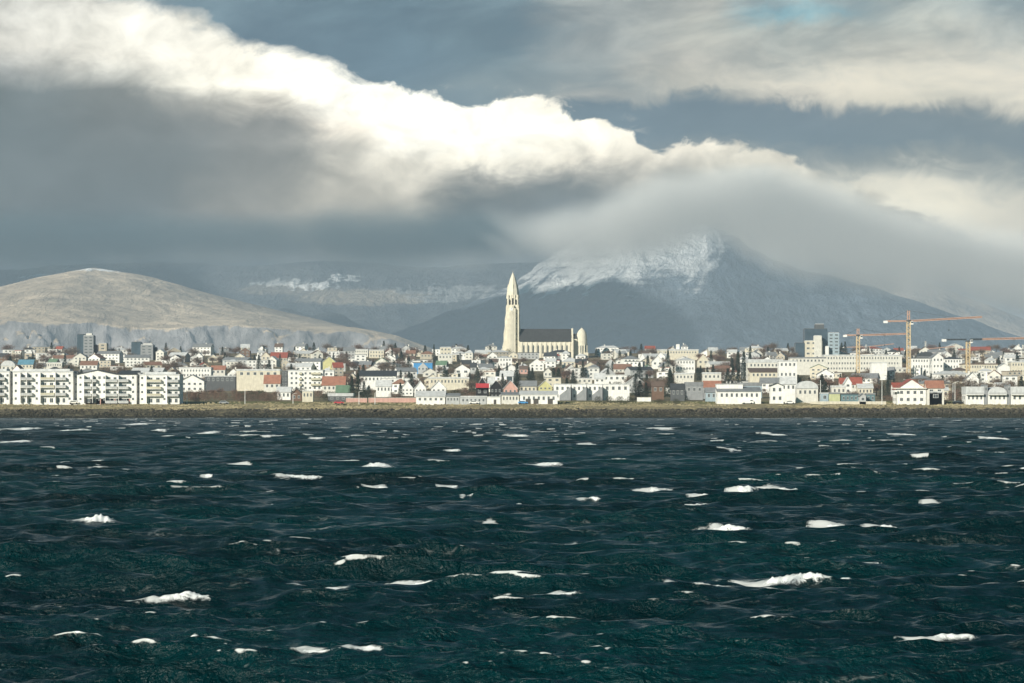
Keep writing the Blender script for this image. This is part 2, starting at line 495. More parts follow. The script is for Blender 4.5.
def build_water():
    Ys = [20.0]
    while Ys[-1] < 1047:
        Ys.append(Ys[-1] + max(0.085, 0.0021 * Ys[-1]))
    Ys = np.array(Ys)
    inner = np.arange(-0.24, 0.2401, 0.00058)
    outer = np.concatenate([np.linspace(0.26, 0.6, 18), np.linspace(0.7, 2.4, 14)])
    us = np.concatenate([-outer[::-1], inner, outer])
    X = Ys[:, None] * us[None, :]; Y = np.repeat(Ys[:, None], len(us), 1)
    rs = np.random.RandomState(5)
    dx = np.zeros_like(X); dy = np.zeros_like(X); z = np.zeros_like(X); jac = np.zeros_like(X)
    step = np.maximum(0.085, 0.0021 * Y)
    gust = fbm(X / 38.0, Y / 38.0, 3, 11)
    lams = np.exp(np.linspace(math.log(0.30), math.log(13.0), 84))
    for lam in lams:
        lam = lam * rs.uniform(0.93, 1.07)
        th = rs.normal(-1.70, 0.24 if lam > 3 else 0.60)        # travelling towards the camera and slightly left
        k = 2 * math.pi / lam
        a = 0.0108 * (lam ** 0.9) * math.exp(-(lam / 9.0) ** 4)
        a *= 1.0 if lam > 1.3 else 0.9
        if lam > 4.5: a *= 1.35
        w = np.clip((lam / step - 2.2) / 2.0, 0, 1)
        ph = k * (math.cos(th) * X + math.sin(th) * Y) + rs.uniform(0, 6.28)
        s, c = np.sin(ph), np.cos(ph)
        aw = a * w * (0.75 + 0.5 * gust)
        z += aw * c
        dx -= aw * math.cos(th) * s * 0.9; dy -= aw * math.sin(th) * s * 0.9
        jac += aw * k * c
    # breaking crests
    foam = np.zeros_like(jac); thin = np.zeros_like(jac)
    nr = len(Ys); midc = slice(len(outer), len(outer) + len(inner))
    patch = np.clip((gust - np.interp(Y, [60, 300], [0.42, 0.30])) * 5, 0, 1) * np.clip((vnoise(X * 0.22, Y * 0.22, 77) - 0.35) * 3, 0, 1) * np.clip((vnoise(X * 0.75, Y * 0.30, 78) - 0.36) * 4, 0, 1)
    for a0 in range(0, nr, 40):
        sl = slice(a0, min(nr, a0 + 40))
        share = np.interp(Ys[a0], [40, 120, 400, 1000], [0.993, 0.978, 0.915, 0.84])
        q1 = np.quantile(jac[sl, midc], share); q2 = np.quantile(jac[sl, midc], 0.999)
        q0 = np.quantile(jac[sl, midc], share - 0.09)
        thin[sl] = np.clip((jac[sl] - q0) / (q2 - q0) * 1.3, 0, 0.8) * np.clip(patch[sl] * 1.5, 0, 1)
        foam[sl] = np.clip((jac[sl] - q1) / (q2 - q1) * 1.1, 0, 0.85) * patch[sl]
    for i, (px, py, w, h) in enumerate(CAPS):
        Yc = CAMH * FPX / (py - HOR); mpp = Yc / FPX
        Xc = (px - 512) * mpp
        hw = w * mpp / 2; hh = min(h * mpp, 0.62)
        ln = max(hh * 1.6, Yc * Yc / (CAMH * FPX) * 0.6)
        sel = (abs(X - Xc) < hw * 1.9) & (abs(Y - Yc) < ln * 5)
        xs = (X[sel] - Xc) / hw; ys = (Y[sel] - Yc) / ln
        bend = 0.9 * vnoise(X[sel] / (hw * 0.7) + i * 7, Y[sel] * 0 + i, 3) - 0.45
        ys2 = ys + bend
        env = np.exp(-np.abs(xs) ** 2.6)
        lump = 0.35 + 1.1 * fbm(X[sel] / max(0.45, 7 * mpp) + i * 3.3, Y[sel] / max(0.3, 12 * mpp), 4, 40 + i, 0.65)
        spike = 0.72 + 0.36 * vnoise(X[sel] / max(0.10, 1.7 * mpp), Y[sel] / max(0.2, 6 * mpp), 90 + i) + 0.26 * vnoise(X[sel] / max(0.22, 4 * mpp), Y[sel] / 0.5, 95 + i)
        b = hh * 0.58 * env * spike * np.where(ys2 > 0, np.exp(-(ys2 / 1.5) ** 2), np.exp(-(ys2 / 0.55) ** 2))
        z[sel] = z[sel] * (1 - 0.6 * env * np.exp(-ys2 ** 2)) + b * lump
        fm = env * np.where(ys2 > 0, np.exp(-(ys2 / 0.9) ** 2), np.exp(-(ys2 / 0.75) ** 2))
        foam[sel] = np.maximum(foam[sel], np.clip(fm * (0.30 + 0.90 * lump), 0, 1.1))
        tr = np.exp(-np.abs((xs + 0.7) / 1.5) ** 2) * np.exp(-((ys2 - 0.8) / 2.0) ** 2)
        thin[sel] = np.maximum(thin[sel], tr * 0.95)
    v = np.stack([X + dx, Y + dy, z], -1).reshape(-1, 3)
    m, t, out = out_nodes('sea_water')
    tcn = t.n.new('ShaderNodeTexCoord'); ov = tcn.outputs['Object']
    at = t.n.new('ShaderNodeAttribute'); at.attribute_name = 'foam'
    at2 = t.n.new('ShaderNodeAttribute'); at2.attribute_name = 'thin'
    wb = t.n.new('ShaderNodeBsdfPrincipled')
    big = t.noise(ov, 0.035, 3, 0.5)
    wc = t.mix(t.rng(big, 0.35, 0.65), (0.0003, 0.0100, 0.0122, 1), (0.0006, 0.0220, 0.0255, 1))
    t.put(wb.inputs['Base Color'], wc)
    wb.inputs['Roughness'].default_value = 0.22
    wb.inputs['IOR'].default_value = 1.33
    wb.inputs['Specular IOR Level'].default_value = 0.22
    x, y, zz = t.sep(ov)
    r1 = t.noise(t.xyz(t.mul(x, 0.7), t.mul(y, 1.4), 0), 2.1, 5, 0.62, 0.5)
    r2 = t.noise(t.xyz(x, t.mul(y, 1.3), 4), 0.55, 5, 0.6, 0.6)
    bn = t.n.new('ShaderNodeBump'); bn.inputs['Strength'].default_value = 0.9; t.put(bn.inputs['Distance'], t.rng(y, 60, 700, 0.24, 0.70, smooth=False))
    r3 = t.noise(t.xyz(x, t.mul(y, 1.2), 2), 7.5, 4, 0.6, 0.4)
    t.put(bn.inputs['Height'], t.add(t.add(r1, t.mul(r3, 0.32)), t.mul(r2, 2.2)))
    t.l.new(bn.outputs[0], wb.inputs['Normal'])
    fb = t.n.new('ShaderNodeBsdfPrincipled')
    fb.inputs['Base Color'].default_value = (0.84, 0.86, 0.85, 1); fb.inputs['Roughness'].default_value = 0.8
    fn = t.noise(t.xyz(x, t.mul(y, 0.35), t.mul(zz, 1.6)), 3.6, 8, 0.75, 1.2)
    fl = t.noise(t.xyz(t.mul(x, 0.7), y, 8), 2.0, 6, 0.75, 1.5)
    fm = t.rng(t.sub(at.outputs['Fac'], t.rng(fn, 0.28, 0.70, 1.0, 0.10, smooth=False)), -0.14, 0.40)
    tm = t.mul(t.rng(t.sub(t.mul(at2.outputs['Fac'], 1.0), t.mul(fl, 1.0)), -0.04, 0.20), 0.60)
    msh = t.n.new('ShaderNodeMixShader')
    wst = t.noise(t.xyz(t.mul(x, 0.16), t.mul(y, 0.9), 3), 1.0, 6, 0.7, 0.8)
    fine = t.noise(t.xyz(t.mul(x, 1.2), t.mul(y, 1.6), 6), 2.2, 5, 0.75, 1.0)
    ws = t.mul(t.mul(t.rng(wst, 0.56, 0.72), t.rng(fine, 0.48, 0.70)), 0.30)
    t.put(msh.inputs[0], t.math('MAXIMUM', t.math('MAXIMUM', fm, tm), ws))
    t.l.new(wb.outputs[0], msh.inputs[1]); t.l.new(fb.outputs[0], msh.inputs[2]); t.l.new(msh.outputs[0], out.inputs[0])
    return structure(new_mesh_np('water', v, grid_faces(len(Ys), len(us)), m, True, {'foam': foam, 'thin': thin}))

build_water()


# ------------------------------------------------------------------ ground and shore
def build_ground():
    Ys = np.concatenate([np.arange(1036, 1112, 1.6), np.arange(1114, 2360, 18), np.arange(2380, 3700, 60), np.linspace(3900, 18300, 30)])
    Xs = np.concatenate([np.linspace(-7400, -560, 24), np.arange(-540, 541, 3.0), np.linspace(560, 7400, 24)])
    X, Y = np.meshgrid(Xs, Ys)
    z = ground_z(X, Y)
    n = fbm(X / 5.0, Y / 5.0, 4, 3)
    z = z + np.where((Y > 1040) & (Y < 1114), (n - 0.5) * np.interp(Y, [1040, 1048, 1058, 1112], [0.6, 1.5, 1.0, 0.25]), 0)
    z = z + np.where((Y > 1056) & (Y < 1112), (fbm(X / 60, Y / 25, 3, 9) - 0.5) * 1.2, 0)
    v = np.stack([X, Y, z], -1).reshape(-1, 3)
    m, t, out = out_nodes('shore_ground')
    b = t.n.new('ShaderNodeBsdfPrincipled'); b.inputs['Roughness'].default_value = 0.95; b.inputs['Specular IOR Level'].default_value = 0.1
    g = t.n.new('ShaderNodeNewGeometry'); x, y, zz = t.sep(g.outputs['Position'])
    pos = g.outputs['Position']
    n1 = t.noise(pos, 0.05, 5, 0.6); n2 = t.noise(pos, 0.6, 5, 0.65)
    straw = t.mix(t.rng(n2, 0.35, 0.65), (0.17, 0.145, 0.085, 1), (0.29, 0.25, 0.15, 1))
    green = t.mix(t.rng(n2, 0.35, 0.65), (0.11, 0.11, 0.05, 1), (0.17, 0.165, 0.075, 1))
    band = t.rng(t.add(y, t.mul(t.sub(n1, 0.5), 40)), 1080, 1093)
    c = t.mix(t.math('MAXIMUM', band, t.rng(n1, 0.55, 0.68)), straw, green)
    town = t.mix(t.rng(n1, 0.4, 0.6), (0.21, 0.175, 0.11, 1), (0.13, 0.115, 0.075, 1))
    c = t.mix(t.rng(y, 1112, 1150), c, town)
    rock = t.mix(t.rng(n2, 0.3, 0.7), (0.035, 0.033, 0.026, 1), (0.13, 0.115, 0.075, 1))
    c = t.mix(t.rng(t.add(y, t.mul(t.sub(n2, 0.5), 8)), 1053.5, 1050.5), c, rock)
    c = t.mix(t.rng(t.add(zz, t.mul(t.sub(n2, 0.5), 1.2)), 1.1, 0.5), c, (0.018, 0.018, 0.014, 1))
    t.put(b.inputs['Base Color'], c); t.l.new(b.outputs[0], out.inputs[0])
    return structure(new_mesh_np('ground', v, grid_faces(len(Ys), len(Xs)), m, False))

build_ground()

def build_rocks():
    """the boulders of the sea wall, thousands of them: one object"""
    rs = np.random.RandomState(3)
    base = [(-1, -1, -1), (1, -1, -1), (1, 1, -1), (-1, 1, -1), (-1, -1, 1), (1, -1, 1), (1, 1, 1), (-1, 1, 1),
            (0, -1.35, 0), (1.35, 0, 0), (0, 1.35, 0), (-1.35, 0, 0), (0, 0, 1.3), (0, 0, -1.3)]
    base = np.array(base, float); base[:8] *= 0.78
    tri = [(0, 1, 8), (1, 5, 8), (5, 4, 8), (4, 0, 8), (1, 2, 9), (2, 6, 9), (6, 5, 9), (5, 1, 9), (2, 3, 10), (3, 7, 10), (7, 6, 10), (6, 2, 10),
           (3, 0, 11), (0, 4, 11), (4, 7, 11), (7, 3, 11), (4, 5, 12), (5, 6, 12), (6, 7, 12), (7, 4, 12), (0, 3, 13), (3, 2, 13), (2, 1, 13), (1, 0, 13)]
    tri = np.array(tri); V = []; F = []; S = []
    nrock = 12000
    for i in range(nrock):
        x = rs.uniform(-330, 330); y = 1040.5 + 11.5 * rs.rand() ** 0.9
        s = rs.uniform(0.22, 0.52) * (1.45 if x > 78 else 1.0)
        if x < -120: s *= 0.8
        a = rs.uniform(0, 6.28); ca, sa = math.cos(a), math.sin(a)
        p = base * rs.uniform(0.7, 1.25, (14, 3)) * s * np.array([1.2, 0.9, 0.85])
        q = np.stack([p[:, 0] * ca - p[:, 1] * sa + x, p[:, 0] * sa + p[:, 1] * ca + y, p[:, 2] + float(ground_z(x, y)) + 0.15 * s], -1)
        V.append(q); F.append(tri + 14 * i); S.append(np.full(14, rs.rand()))
    m, t, out = out_nodes('basalt_boulders')
    b = t.n.new('ShaderNodeBsdfPrincipled'); b.inputs['Roughness'].default_value = 0.9; b.inputs['Specular IOR Level'].default_value = 0.2
    at = t.n.new('ShaderNodeAttribute'); at.attribute_name = 'shade'
    g = t.n.new('ShaderNodeNewGeometry'); x, y, zz = t.sep(g.outputs['Position'])
    c = t.mix(at.outputs['Fac'], (0.013, 0.012, 0.010, 1), (0.11, 0.095, 0.07, 1))
    weed = t.noise(g.outputs['Position'], 0.3, 4, 0.6)
    c = t.mix(t.rng(t.add(zz, t.mul(t.sub(weed, 0.5), 2.0)), 3.1, 1.5), c, (0.026, 0.025, 0.016, 1))
    t.put(b.inputs['Base Color'], c); t.l.new(b.outputs[0], out.inputs[0])
    o = new_mesh_np('shore_boulders', np.concatenate(V), np.concatenate(F), m, False, {'shade': np.concatenate(S)})
    o['kind'] = 'stuff'
    tag(o, 'dark basalt boulders of the sea wall along the waterline', 'boulders')

build_rocks()

def build_grass():
    """dry grass tufts on the bank: uncountable"""
    rs = np.random.RandomState(8); n = 16000
    x = rs.uniform(-320, 320, n); y = 1051 + 55 * rs.rand(n) ** 1.6
    keep = fbm(x / 12, y / 8, 3, 2) > 0.42; x = x[keep]; y = y[keep]; n = len(x)
    z = ground_z(x, y) + 0.0; h = rs.uniform(0.15, 0.5, n); w = rs.uniform(0.25, 0.7, n); l = rs.uniform(-0.25, 0.25, n)
    a = rs.uniform(-0.8, 0.8, n)
    V = np.stack([np.stack([x - w * np.cos(a), y - w * np.sin(a), z - 0.3], -1), np.stack([x + w * np.cos(a), y + w * np.sin(a), z - 0.3], -1),
                  np.stack([x + l + w * 0.7, y + 0.1, z + h], -1), np.stack([x + l - w * 0.6, y + 0.1, z + h * 0.8], -1)], 1).reshape(-1, 3)
    F = np.arange(4 * n).reshape(-1, 4)
    o = new_mesh_np('dry_grass', V, F, mat('dry_grass_blades', (0.27, 0.23, 0.14), 0.95, 0.5, 0.12), False)
    o['kind'] = 'stuff'; tag(o, 'dry straw coloured grass tufts on top of the sea wall', 'grass')

build_grass()


# ------------------------------------------------------------------ mountains
def mountain_mat(name, rock, tan, snow_lo, snow_hi, strata=0.0, patch=None, snow_soft=120.0, tan_amt=1.0, steep=(0.55, 0.8), xlim=0, shear=0.0, snow_max=1.0, bump=60.0, sun_patch=None):
    m, t, out = out_nodes(name)
    b = t.n.new('ShaderNodeBsdfPrincipled'); b.inputs['Roughness'].default_value = 0.95; b.inputs['Specular IOR Level'].default_value = 0.05
    g = t.n.new('ShaderNodeNewGeometry'); x, y, z = t.sep(g.outputs['Position']); pos = g.outputs['Position']
    nx, ny, nz = t.sep(g.outputs['Normal'])
    n1 = t.noise(pos, 0.003, 7, 0.6); n2 = t.noise(pos, 0.014, 6, 0.65)
    c = t.mix(t.rng(n2, 0.35, 0.65), tuple(0.75 * k for k in tan) + (1,), tuple(1.2 * k for k in tan) + (1,))
    rc = t.mix(t.rng(n2, 0.35, 0.65), tuple(0.7 * k for k in rock) + (1,), tuple(1.3 * k for k in rock) + (1,))
    # bare rock where the slope is steep
    st = t.rng(t.add(nz, t.mul(t.sub(n1, 0.5), 0.3)), steep[1], steep[0])
    c = t.mix(t.math('MAXIMUM', st, 1 - tan_amt), c, rc)
    blot = t.noise(pos, 0.0016, 6, 0.65, 0.5)
    bl = t.rng(blot, 0.35, 0.65, 0.62, 1.22)
    c = t.mix(1.0, c, t.xyz(bl, bl, bl), 'MULTIPLY')
    wv = t.mul(t.sub(n1, 0.5), 260.0)
    xs = t.add(x, t.add(wv, t.mul(z, shear)))
    gul = t.noise(t.xyz(t.mul(xs, 0.022), t.mul(y, 0.0012), t.mul(z, 0.0035)), 1.0, 6, 0.68, 0.5)
    ridge = t.noise(t.xyz(t.mul(x, 0.006), t.mul(y, 0.002), t.mul(z, 0.002)), 1.0, 4, 0.6, 0.3)
    sn = t.add(z, t.mul(t.sub(ridge, 0.5), snow_soft * 2.0))
    sn = t.add(sn, t.mul(t.sub(gul, 0.5), snow_soft * 4.2))
    stz = t.noise(t.xyz(t.mul(x, 0.0016), t.mul(y, 0.001), t.mul(t.add(z, t.mul(n1, 70.0)), 0.045)), 1.0, 3, 0.6)
    sn = t.add(sn, t.mul(t.sub(stz, 0.5), strata * 5.0))
    if xlim:
        sn = t.sub(sn, t.mul(t.math('MAXIMUM', t.sub(x, xlim), 0.0), 1.4))
    f = t.mul(t.rng(sn, snow_lo, snow_hi), snow_max)
    if patch:
        for (px, pz, rx, rz_, amt) in patch:
            dxn = t.div(t.sub(x, px), rx); dzn = t.div(t.sub(z, pz), rz_)
            r = t.add(t.mul(dxn, dxn), t.mul(dzn, dzn))
            q = t.sub(t.add(t.mul(t.sub(gul, 0.5), 4.6), t.add(t.mul(t.sub(n2, 0.5), 3.4), t.mul(t.sub(stz, 0.5), 2.2))), t.mul(r, 0.9))
            f = t.math('MAXIMUM', f, t.mul(t.rng(q, -0.80, -0.05), amt))
    for (px, pz, rx, rz_, amt) in (sun_patch or []):  # tan patches that paint sunlit ground into the slope colour
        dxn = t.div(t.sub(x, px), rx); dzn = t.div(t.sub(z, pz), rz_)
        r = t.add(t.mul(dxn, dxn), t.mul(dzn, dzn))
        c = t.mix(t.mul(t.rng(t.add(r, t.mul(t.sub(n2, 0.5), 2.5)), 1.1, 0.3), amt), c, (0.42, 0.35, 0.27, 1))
    hgt = t.add(t.mul(gul, 0.7), t.add(t.mul(n2, 0.8), t.mul(ridge, 1.2)))
    bn = t.n.new('ShaderNodeBump'); bn.inputs['Strength'].default_value = 1.0; bn.inputs['Distance'].default_value = bump
    t.put(bn.inputs['Height'], hgt); t.l.new(bn.outputs[0], b.inputs['Normal'])
    c = t.mix(f, c, (0.86, 0.87, 0.88, 1))
    t.put(b.inputs['Base Color'], c); t.l.new(b.outputs[0], out.inputs[0])
    return m

def heightfield(name, xs, ys, fn, m):
    X, Y = np.meshgrid(xs, ys)
    z = fn(X, Y)
    z = np.where(z > 800, 800 + 80 * (1 - np.exp(-(z - 800) / 80)), z)     # tops stay under the cloud
    return structure(new_mesh_np(name, np.stack([X, Y, z], -1).reshape(-1, 3), grid_faces(len(ys), len(xs)), m, True))

def sm(a, b, v):
    t = np.clip((v - a) / (b - a), 0, 1); return t * t * (3 - 2 * t)

def prof(X, Yd, pts):
    """height of a skyline given as picture bearings and rows for distance Yd"""
    px = 512 + X * FPX / Yd
    row = np.interp(px, [p[0] for p in pts], [p[1] for p in pts])
    return CAMH + (HOR - row) * Yd / FPX

# low brown hill with cliffs at its foot
def f_hill(X, Y):
    ridge = prof(X, 9000, [(-500, 400), (-250, 330), (-120, 305), (0, 284), (40, 274), (70, 268), (92, 265), (108, 268), (150, 276), (200, 290), (250, 302), (300, 314), (350, 326), (400, 338), (440, 352), (500, 375), (600, 402)])
    cliff = prof(X, 7800, [(-500, 402), (-250, 350), (0, 322), (60, 326), (140, 330), (230, 327), (300, 330), (350, 332), (395, 339), (430, 352), (470, 375), (560, 403)])
    cliff = np.minimum(cliff, ridge)
    wx = 1.6 * fbm(X / 420.0, Y / 260.0, 3, 23)
    gul = fbm(X / 210.0 + wx, Y / 260.0 + wx, 5, 21, gain=0.62, ridged=True)
    front = 7400 + 240 * gul + 160 * fbm(X / 500, Y / 500, 3, 5)
    a = sm(0, 190, Y - front)
    z = cliff * (0.18 + 0.82 * a) * sm(7250, 7500, Y) + (ridge - cliff) * (sm(7700, 9050, Y) * 0.75 + 0.25 * np.clip((Y - 7700) / 1350, 0, 1))
    z = z + (fbm(X / 420, Y / 420, 6, 8) - 0.5) * 46 * sm(7600, 8000, Y) * (1 - 0.6 * sm(8700, 9000, Y))
    back = 1 - sm(9050, 10300, Y)
    return z * back - 3
heightfield('hill', np.arange(-4400, 1100, 11.0), np.concatenate([np.arange(7250, 8000, 9), np.arange(8000, 9150, 18), np.arange(9180, 10400, 80)]), f_hill,
            mountain_mat('hill_heath', (0.20, 0.195, 0.20), (0.46, 0.375, 0.28), 700, 800, snow_soft=22, patch=[(-1500, 492, 120, 12, 1.0)], steep=(0.74, 0.93), bump=16))

# dark range under the cloud on the left
def f_range(X, Y):
    ridge = prof(X, 14500, [(-400, 300), (-200, 262), (-60, 262), (20, 268), (80, 262), (130, 256), (190, 260), (250, 266), (300, 259), (335, 254), (390, 262), (440, 268), (500, 262), (560, 258), (640, 262), (760, 300), (900, 380)])
    t = np.clip((Y - 11000) / 3500, 0, 1)
    base = ridge * (0.30 * t + 0.70 * t ** 1.7)
    gul = fbm(X / 520.0 + Y / 2600, Y / 1500.0, 6, 31, ridged=True)
    big = fbm(X / 1500.0, Y / 1500.0, 4, 33)
    z = base + (gul - 0.55) * 520 * t * (1.12 - t) + (big - 0.5) * 460 * t * (1.1 - t)
    # a spur that stands forward and catches the sun
    z = z + 250 * np.exp(-((X - prof_x(318, 12300)) / 420) ** 2 - ((Y - 12300) / 520) ** 2) * (0.8 + 0.4 * gul)
    return z * (1 - sm(14500, 16500, Y)) - 3
def prof_x(px, Yd): return (px - 512) * Yd / FPX
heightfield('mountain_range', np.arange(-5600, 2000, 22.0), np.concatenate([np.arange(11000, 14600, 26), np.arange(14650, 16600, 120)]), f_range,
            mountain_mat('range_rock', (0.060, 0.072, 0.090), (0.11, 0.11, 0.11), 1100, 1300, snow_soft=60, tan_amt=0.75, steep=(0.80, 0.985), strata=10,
                         shear=-0.5, bump=80, sun_patch=[(prof_x(345, 12600), Z_of(286, 12600), 420, 60, 0.9), (prof_x(250, 12600), Z_of(276, 12600), 260, 40, 0.5)], patch=[(prof_x(292, 12600), Z_of(272, 12600), 170, 34, 1.0), (prof_x(328, 12600), Z_of(262, 12600), 110, 30, 0.9), (prof_x(262, 12600), Z_of(268, 12600), 200, 30, 0.6), (prof_x(40, 13400), Z_of(272, 13400), 300, 55, 0.9), (prof_x(440, 12600), Z_of(280, 12600), 400, 60, 0.3)]))

# the great dark mountain in the middle
def f_big(X, Y):
    ridge = prof(X, 12000, [(150, 404), (250, 380), (330, 352), (400, 330), (460, 306), (510, 285), (540, 262), (575, 240), (605, 220), (630, 205), (700, 205), (722, 226), (752, 248), (792, 266), (852, 281), (900, 297), (960, 317), (1024, 338), (1120, 362), (1300, 398)])
    t = np.clip((Y - 9700) / 2300, 0, 1)
    foot = 0.34 * sm(0, 0.55, t) + 0.66 * sm(0.42, 1.0, t) ** 1.15
    gul = fbm(X / 210.0 + (Y - 9700) / 2400, Y / 1500.0, 5, 51, ridged=True)
    big = fbm(X / 1100.0, Y / 1100.0, 5, 53)
    z = ridge * foot + (gul - 0.6) * 150 * sm(0.3, 0.7, t) * (1.05 - t) + (big - 0.5) * 240 * t * (1.05 - t)
    # basalt steps
    st = 58.0; fl = np.floor(z / st); fr = z / st - fl
    zs = (fl + sm(0.25, 0.85, fr)) * st
    z = z + (zs - z) * 0.30 * sm(420, 560, z)
    return z * (1 - sm(12050, 13800, Y)) - 3
heightfield('mountain', np.arange(-2600, 4600, 13.0), np.concatenate([np.arange(9700, 12080, 15), np.arange(12100, 13900, 90)]), f_big,
            mountain_mat('mountain_basalt_hazed', (0.090, 0.118, 0.160), (0.115, 0.145, 0.182), 530, 640, snow_soft=95, strata=62, xlim=840, shear=-0.9, snow_max=0.66, bump=70, tan_amt=0.8, steep=(0.6, 0.9),  # lightened bluish rock colours also stand in for haze
                         patch=[(prof_x(556, 11200), Z_of(282, 11200), 230, 55, 0.8), (prof_x(610, 11300), Z_of(270, 11300), 330, 60, 0.5)]))

# sunlit slope behind it on the right
def f_slope(X, Y):
    ridge = prof(X, 16500, [(500, 300), (600, 260), (700, 236), (760, 240), (830, 252), (882, 266), (930, 283), (975, 300), (1024, 319), (1100, 336), (1250, 370)])
    t = np.clip((Y - 13900) / 2600, 0, 1)
    z = ridge * (0.45 * t + 0.55 * sm(0, 1, t)) + (fbm(X / 700, Y / 900, 6, 61, ridged=True) - 0.5) * 130 * t * (1.05 - t)
    return z * (1 - sm(16500, 18000, Y)) - 3
heightfield('far_slope', np.arange(-400, 6400, 24.0), np.concatenate([np.arange(13900, 16600, 30), np.arange(16650, 18100, 120)]), f_slope,
            mountain_mat('slope_heath', (0.26, 0.22, 0.18), (0.56, 0.44, 0.33), 900, 1000, snow_soft=60, steep=(0.7, 0.93)))


# ------------------------------------------------------------------ haze and the cloud that hides the summit
def volume_box(name, x0, x1, y0, y1, z0, z1, m):
    o = MB().box(x0, x1, y0, y1, z0, z1).build(name, m)
    o['kind'] = 'stuff'; return o

m, t, out = out_nodes('haze_air')
pv = t.n.new('ShaderNodeVolumePrincipled')
pv.inputs['Color'].default_value = (0.64, 0.82, 1.0, 1)
pv.inputs['Density'].default_value = 7.4e-5
pv.inputs['Anisotropy'].default_value = 0.0
t.l.new(pv.outputs[0], out.inputs['Volume'])
hz = volume_box('haze', -8000, 8000, -1500, 18400, -4, 920, m)
tag(hz, 'pale blue air haze that fades the far mountains', 'haze')

m, t, out = out_nodes('summit_cloud_vapour')
pv = t.n.new('ShaderNodeVolumePrincipled')
g = t.n.new('ShaderNodeNewGeometry'); x, y, z = t.sep(g.outputs['Position'])
CY = 9400.0
px = t.math('MULTIPLY_ADD', x, FPX / CY, 512.0)
pz = t.sub(HOR, t.mul(t.sub(z, CAMH), FPX / CY))
nz = t.noise(g.outputs['Position'], 0.0022, 6, 0.62, 0.5)
basec = t.curve(px, [(-200, 262), (60, 270), (150, 270), (260, 267), (330, 264), (420, 268), (480, 268), (540, 264), (580, 264), (620, 263), (665, 255), (695, 244), (714, 237), (740, 251), (770, 264), (800, 275), (850, 287), (900, 297), (960, 308), (1100, 326)], -300, 1150, 150, 350)
dd = t.add(t.sub(basec, pz), t.mul(t.sub(nz, 0.5), 70.0))
topc = t.curve(px, [(-200, 230), (420, 230), (520, 232), (590, 222), (660, 192), (760, 175), (900, 225), (1100, 270)], -300, 1150, 100, 350)
den = t.mul(t.rng(dd, -8, 40), t.rng(t.add(t.sub(pz, topc), t.mul(t.sub(nz, 0.5), 44.0)), -24, 22))
t.put(pv.inputs['Density'], t.mul(den, t.rng(px, 560, 740, 0.0060, 0.0085)))
pv.inputs['Color'].default_value = (0.95, 0.94, 0.92, 1)
pv.inputs['Anisotropy'].default_value = -0.35
t.l.new(pv.outputs[0], out.inputs['Volume'])
cb = volume_box('summit_cloud', -3400, 3400, 9150, 9650, 330, 900, m)
tag(cb, 'grey cloud lying over the tops of the dark mountains', 'cloud')

# cloud deck added out of view towards the sun, shaped to shade the ranges
def build_shade_deck():
    zd = 2735.0
    xs = np.arange(-11500, 3000, 110.0); ys = np.arange(4900, 13500, 110.0)
    X, Y = np.meshgrid(xs, ys)
    n = fbm(X / 1300, Y / 1300, 5, 71) - 0.5
    left = sm(5250, 5650, Y + n * 300) * sm(0, -600, X + n * 400 + np.interp(Y, [6900, 7400], [2700, 4500]))        # shades everything left of the church
    right = 0 * X
    hole = np.exp(-((X + 4050) / 800) ** 2 - ((Y - 9000) / 700) ** 2) * 1.8
    th = np.clip(np.maximum(left, right) - hole, 0, 1)
    th = np.where(th > 0.35, th, 0)
    top = zd + th * (260 + 500 * (fbm(X / 500, Y / 500, 5, 75))) ; bot = zd - th * (60 + 160 * fbm(X / 400, Y / 400, 4, 79))
    ny, nx = X.shape; F = grid_faces(ny, nx)
    keep = (th.ravel()[F] > 0).any(axis=1)
    V = np.concatenate([np.stack([X, Y, top + 0.5], -1).reshape(-1, 3), np.stack([X, Y, bot - 0.5], -1).reshape(-1, 3)])
    Fs = np.concatenate([F[keep], F[keep][:, ::-1] + nx * ny])
    m = mat('shade_deck_white', (0.9, 0.9, 0.9), 1.0, 0.05, 0.001, spec=0.0)
    return structure(new_mesh_np('cloud', V, Fs, m, True))
build_shade_deck()


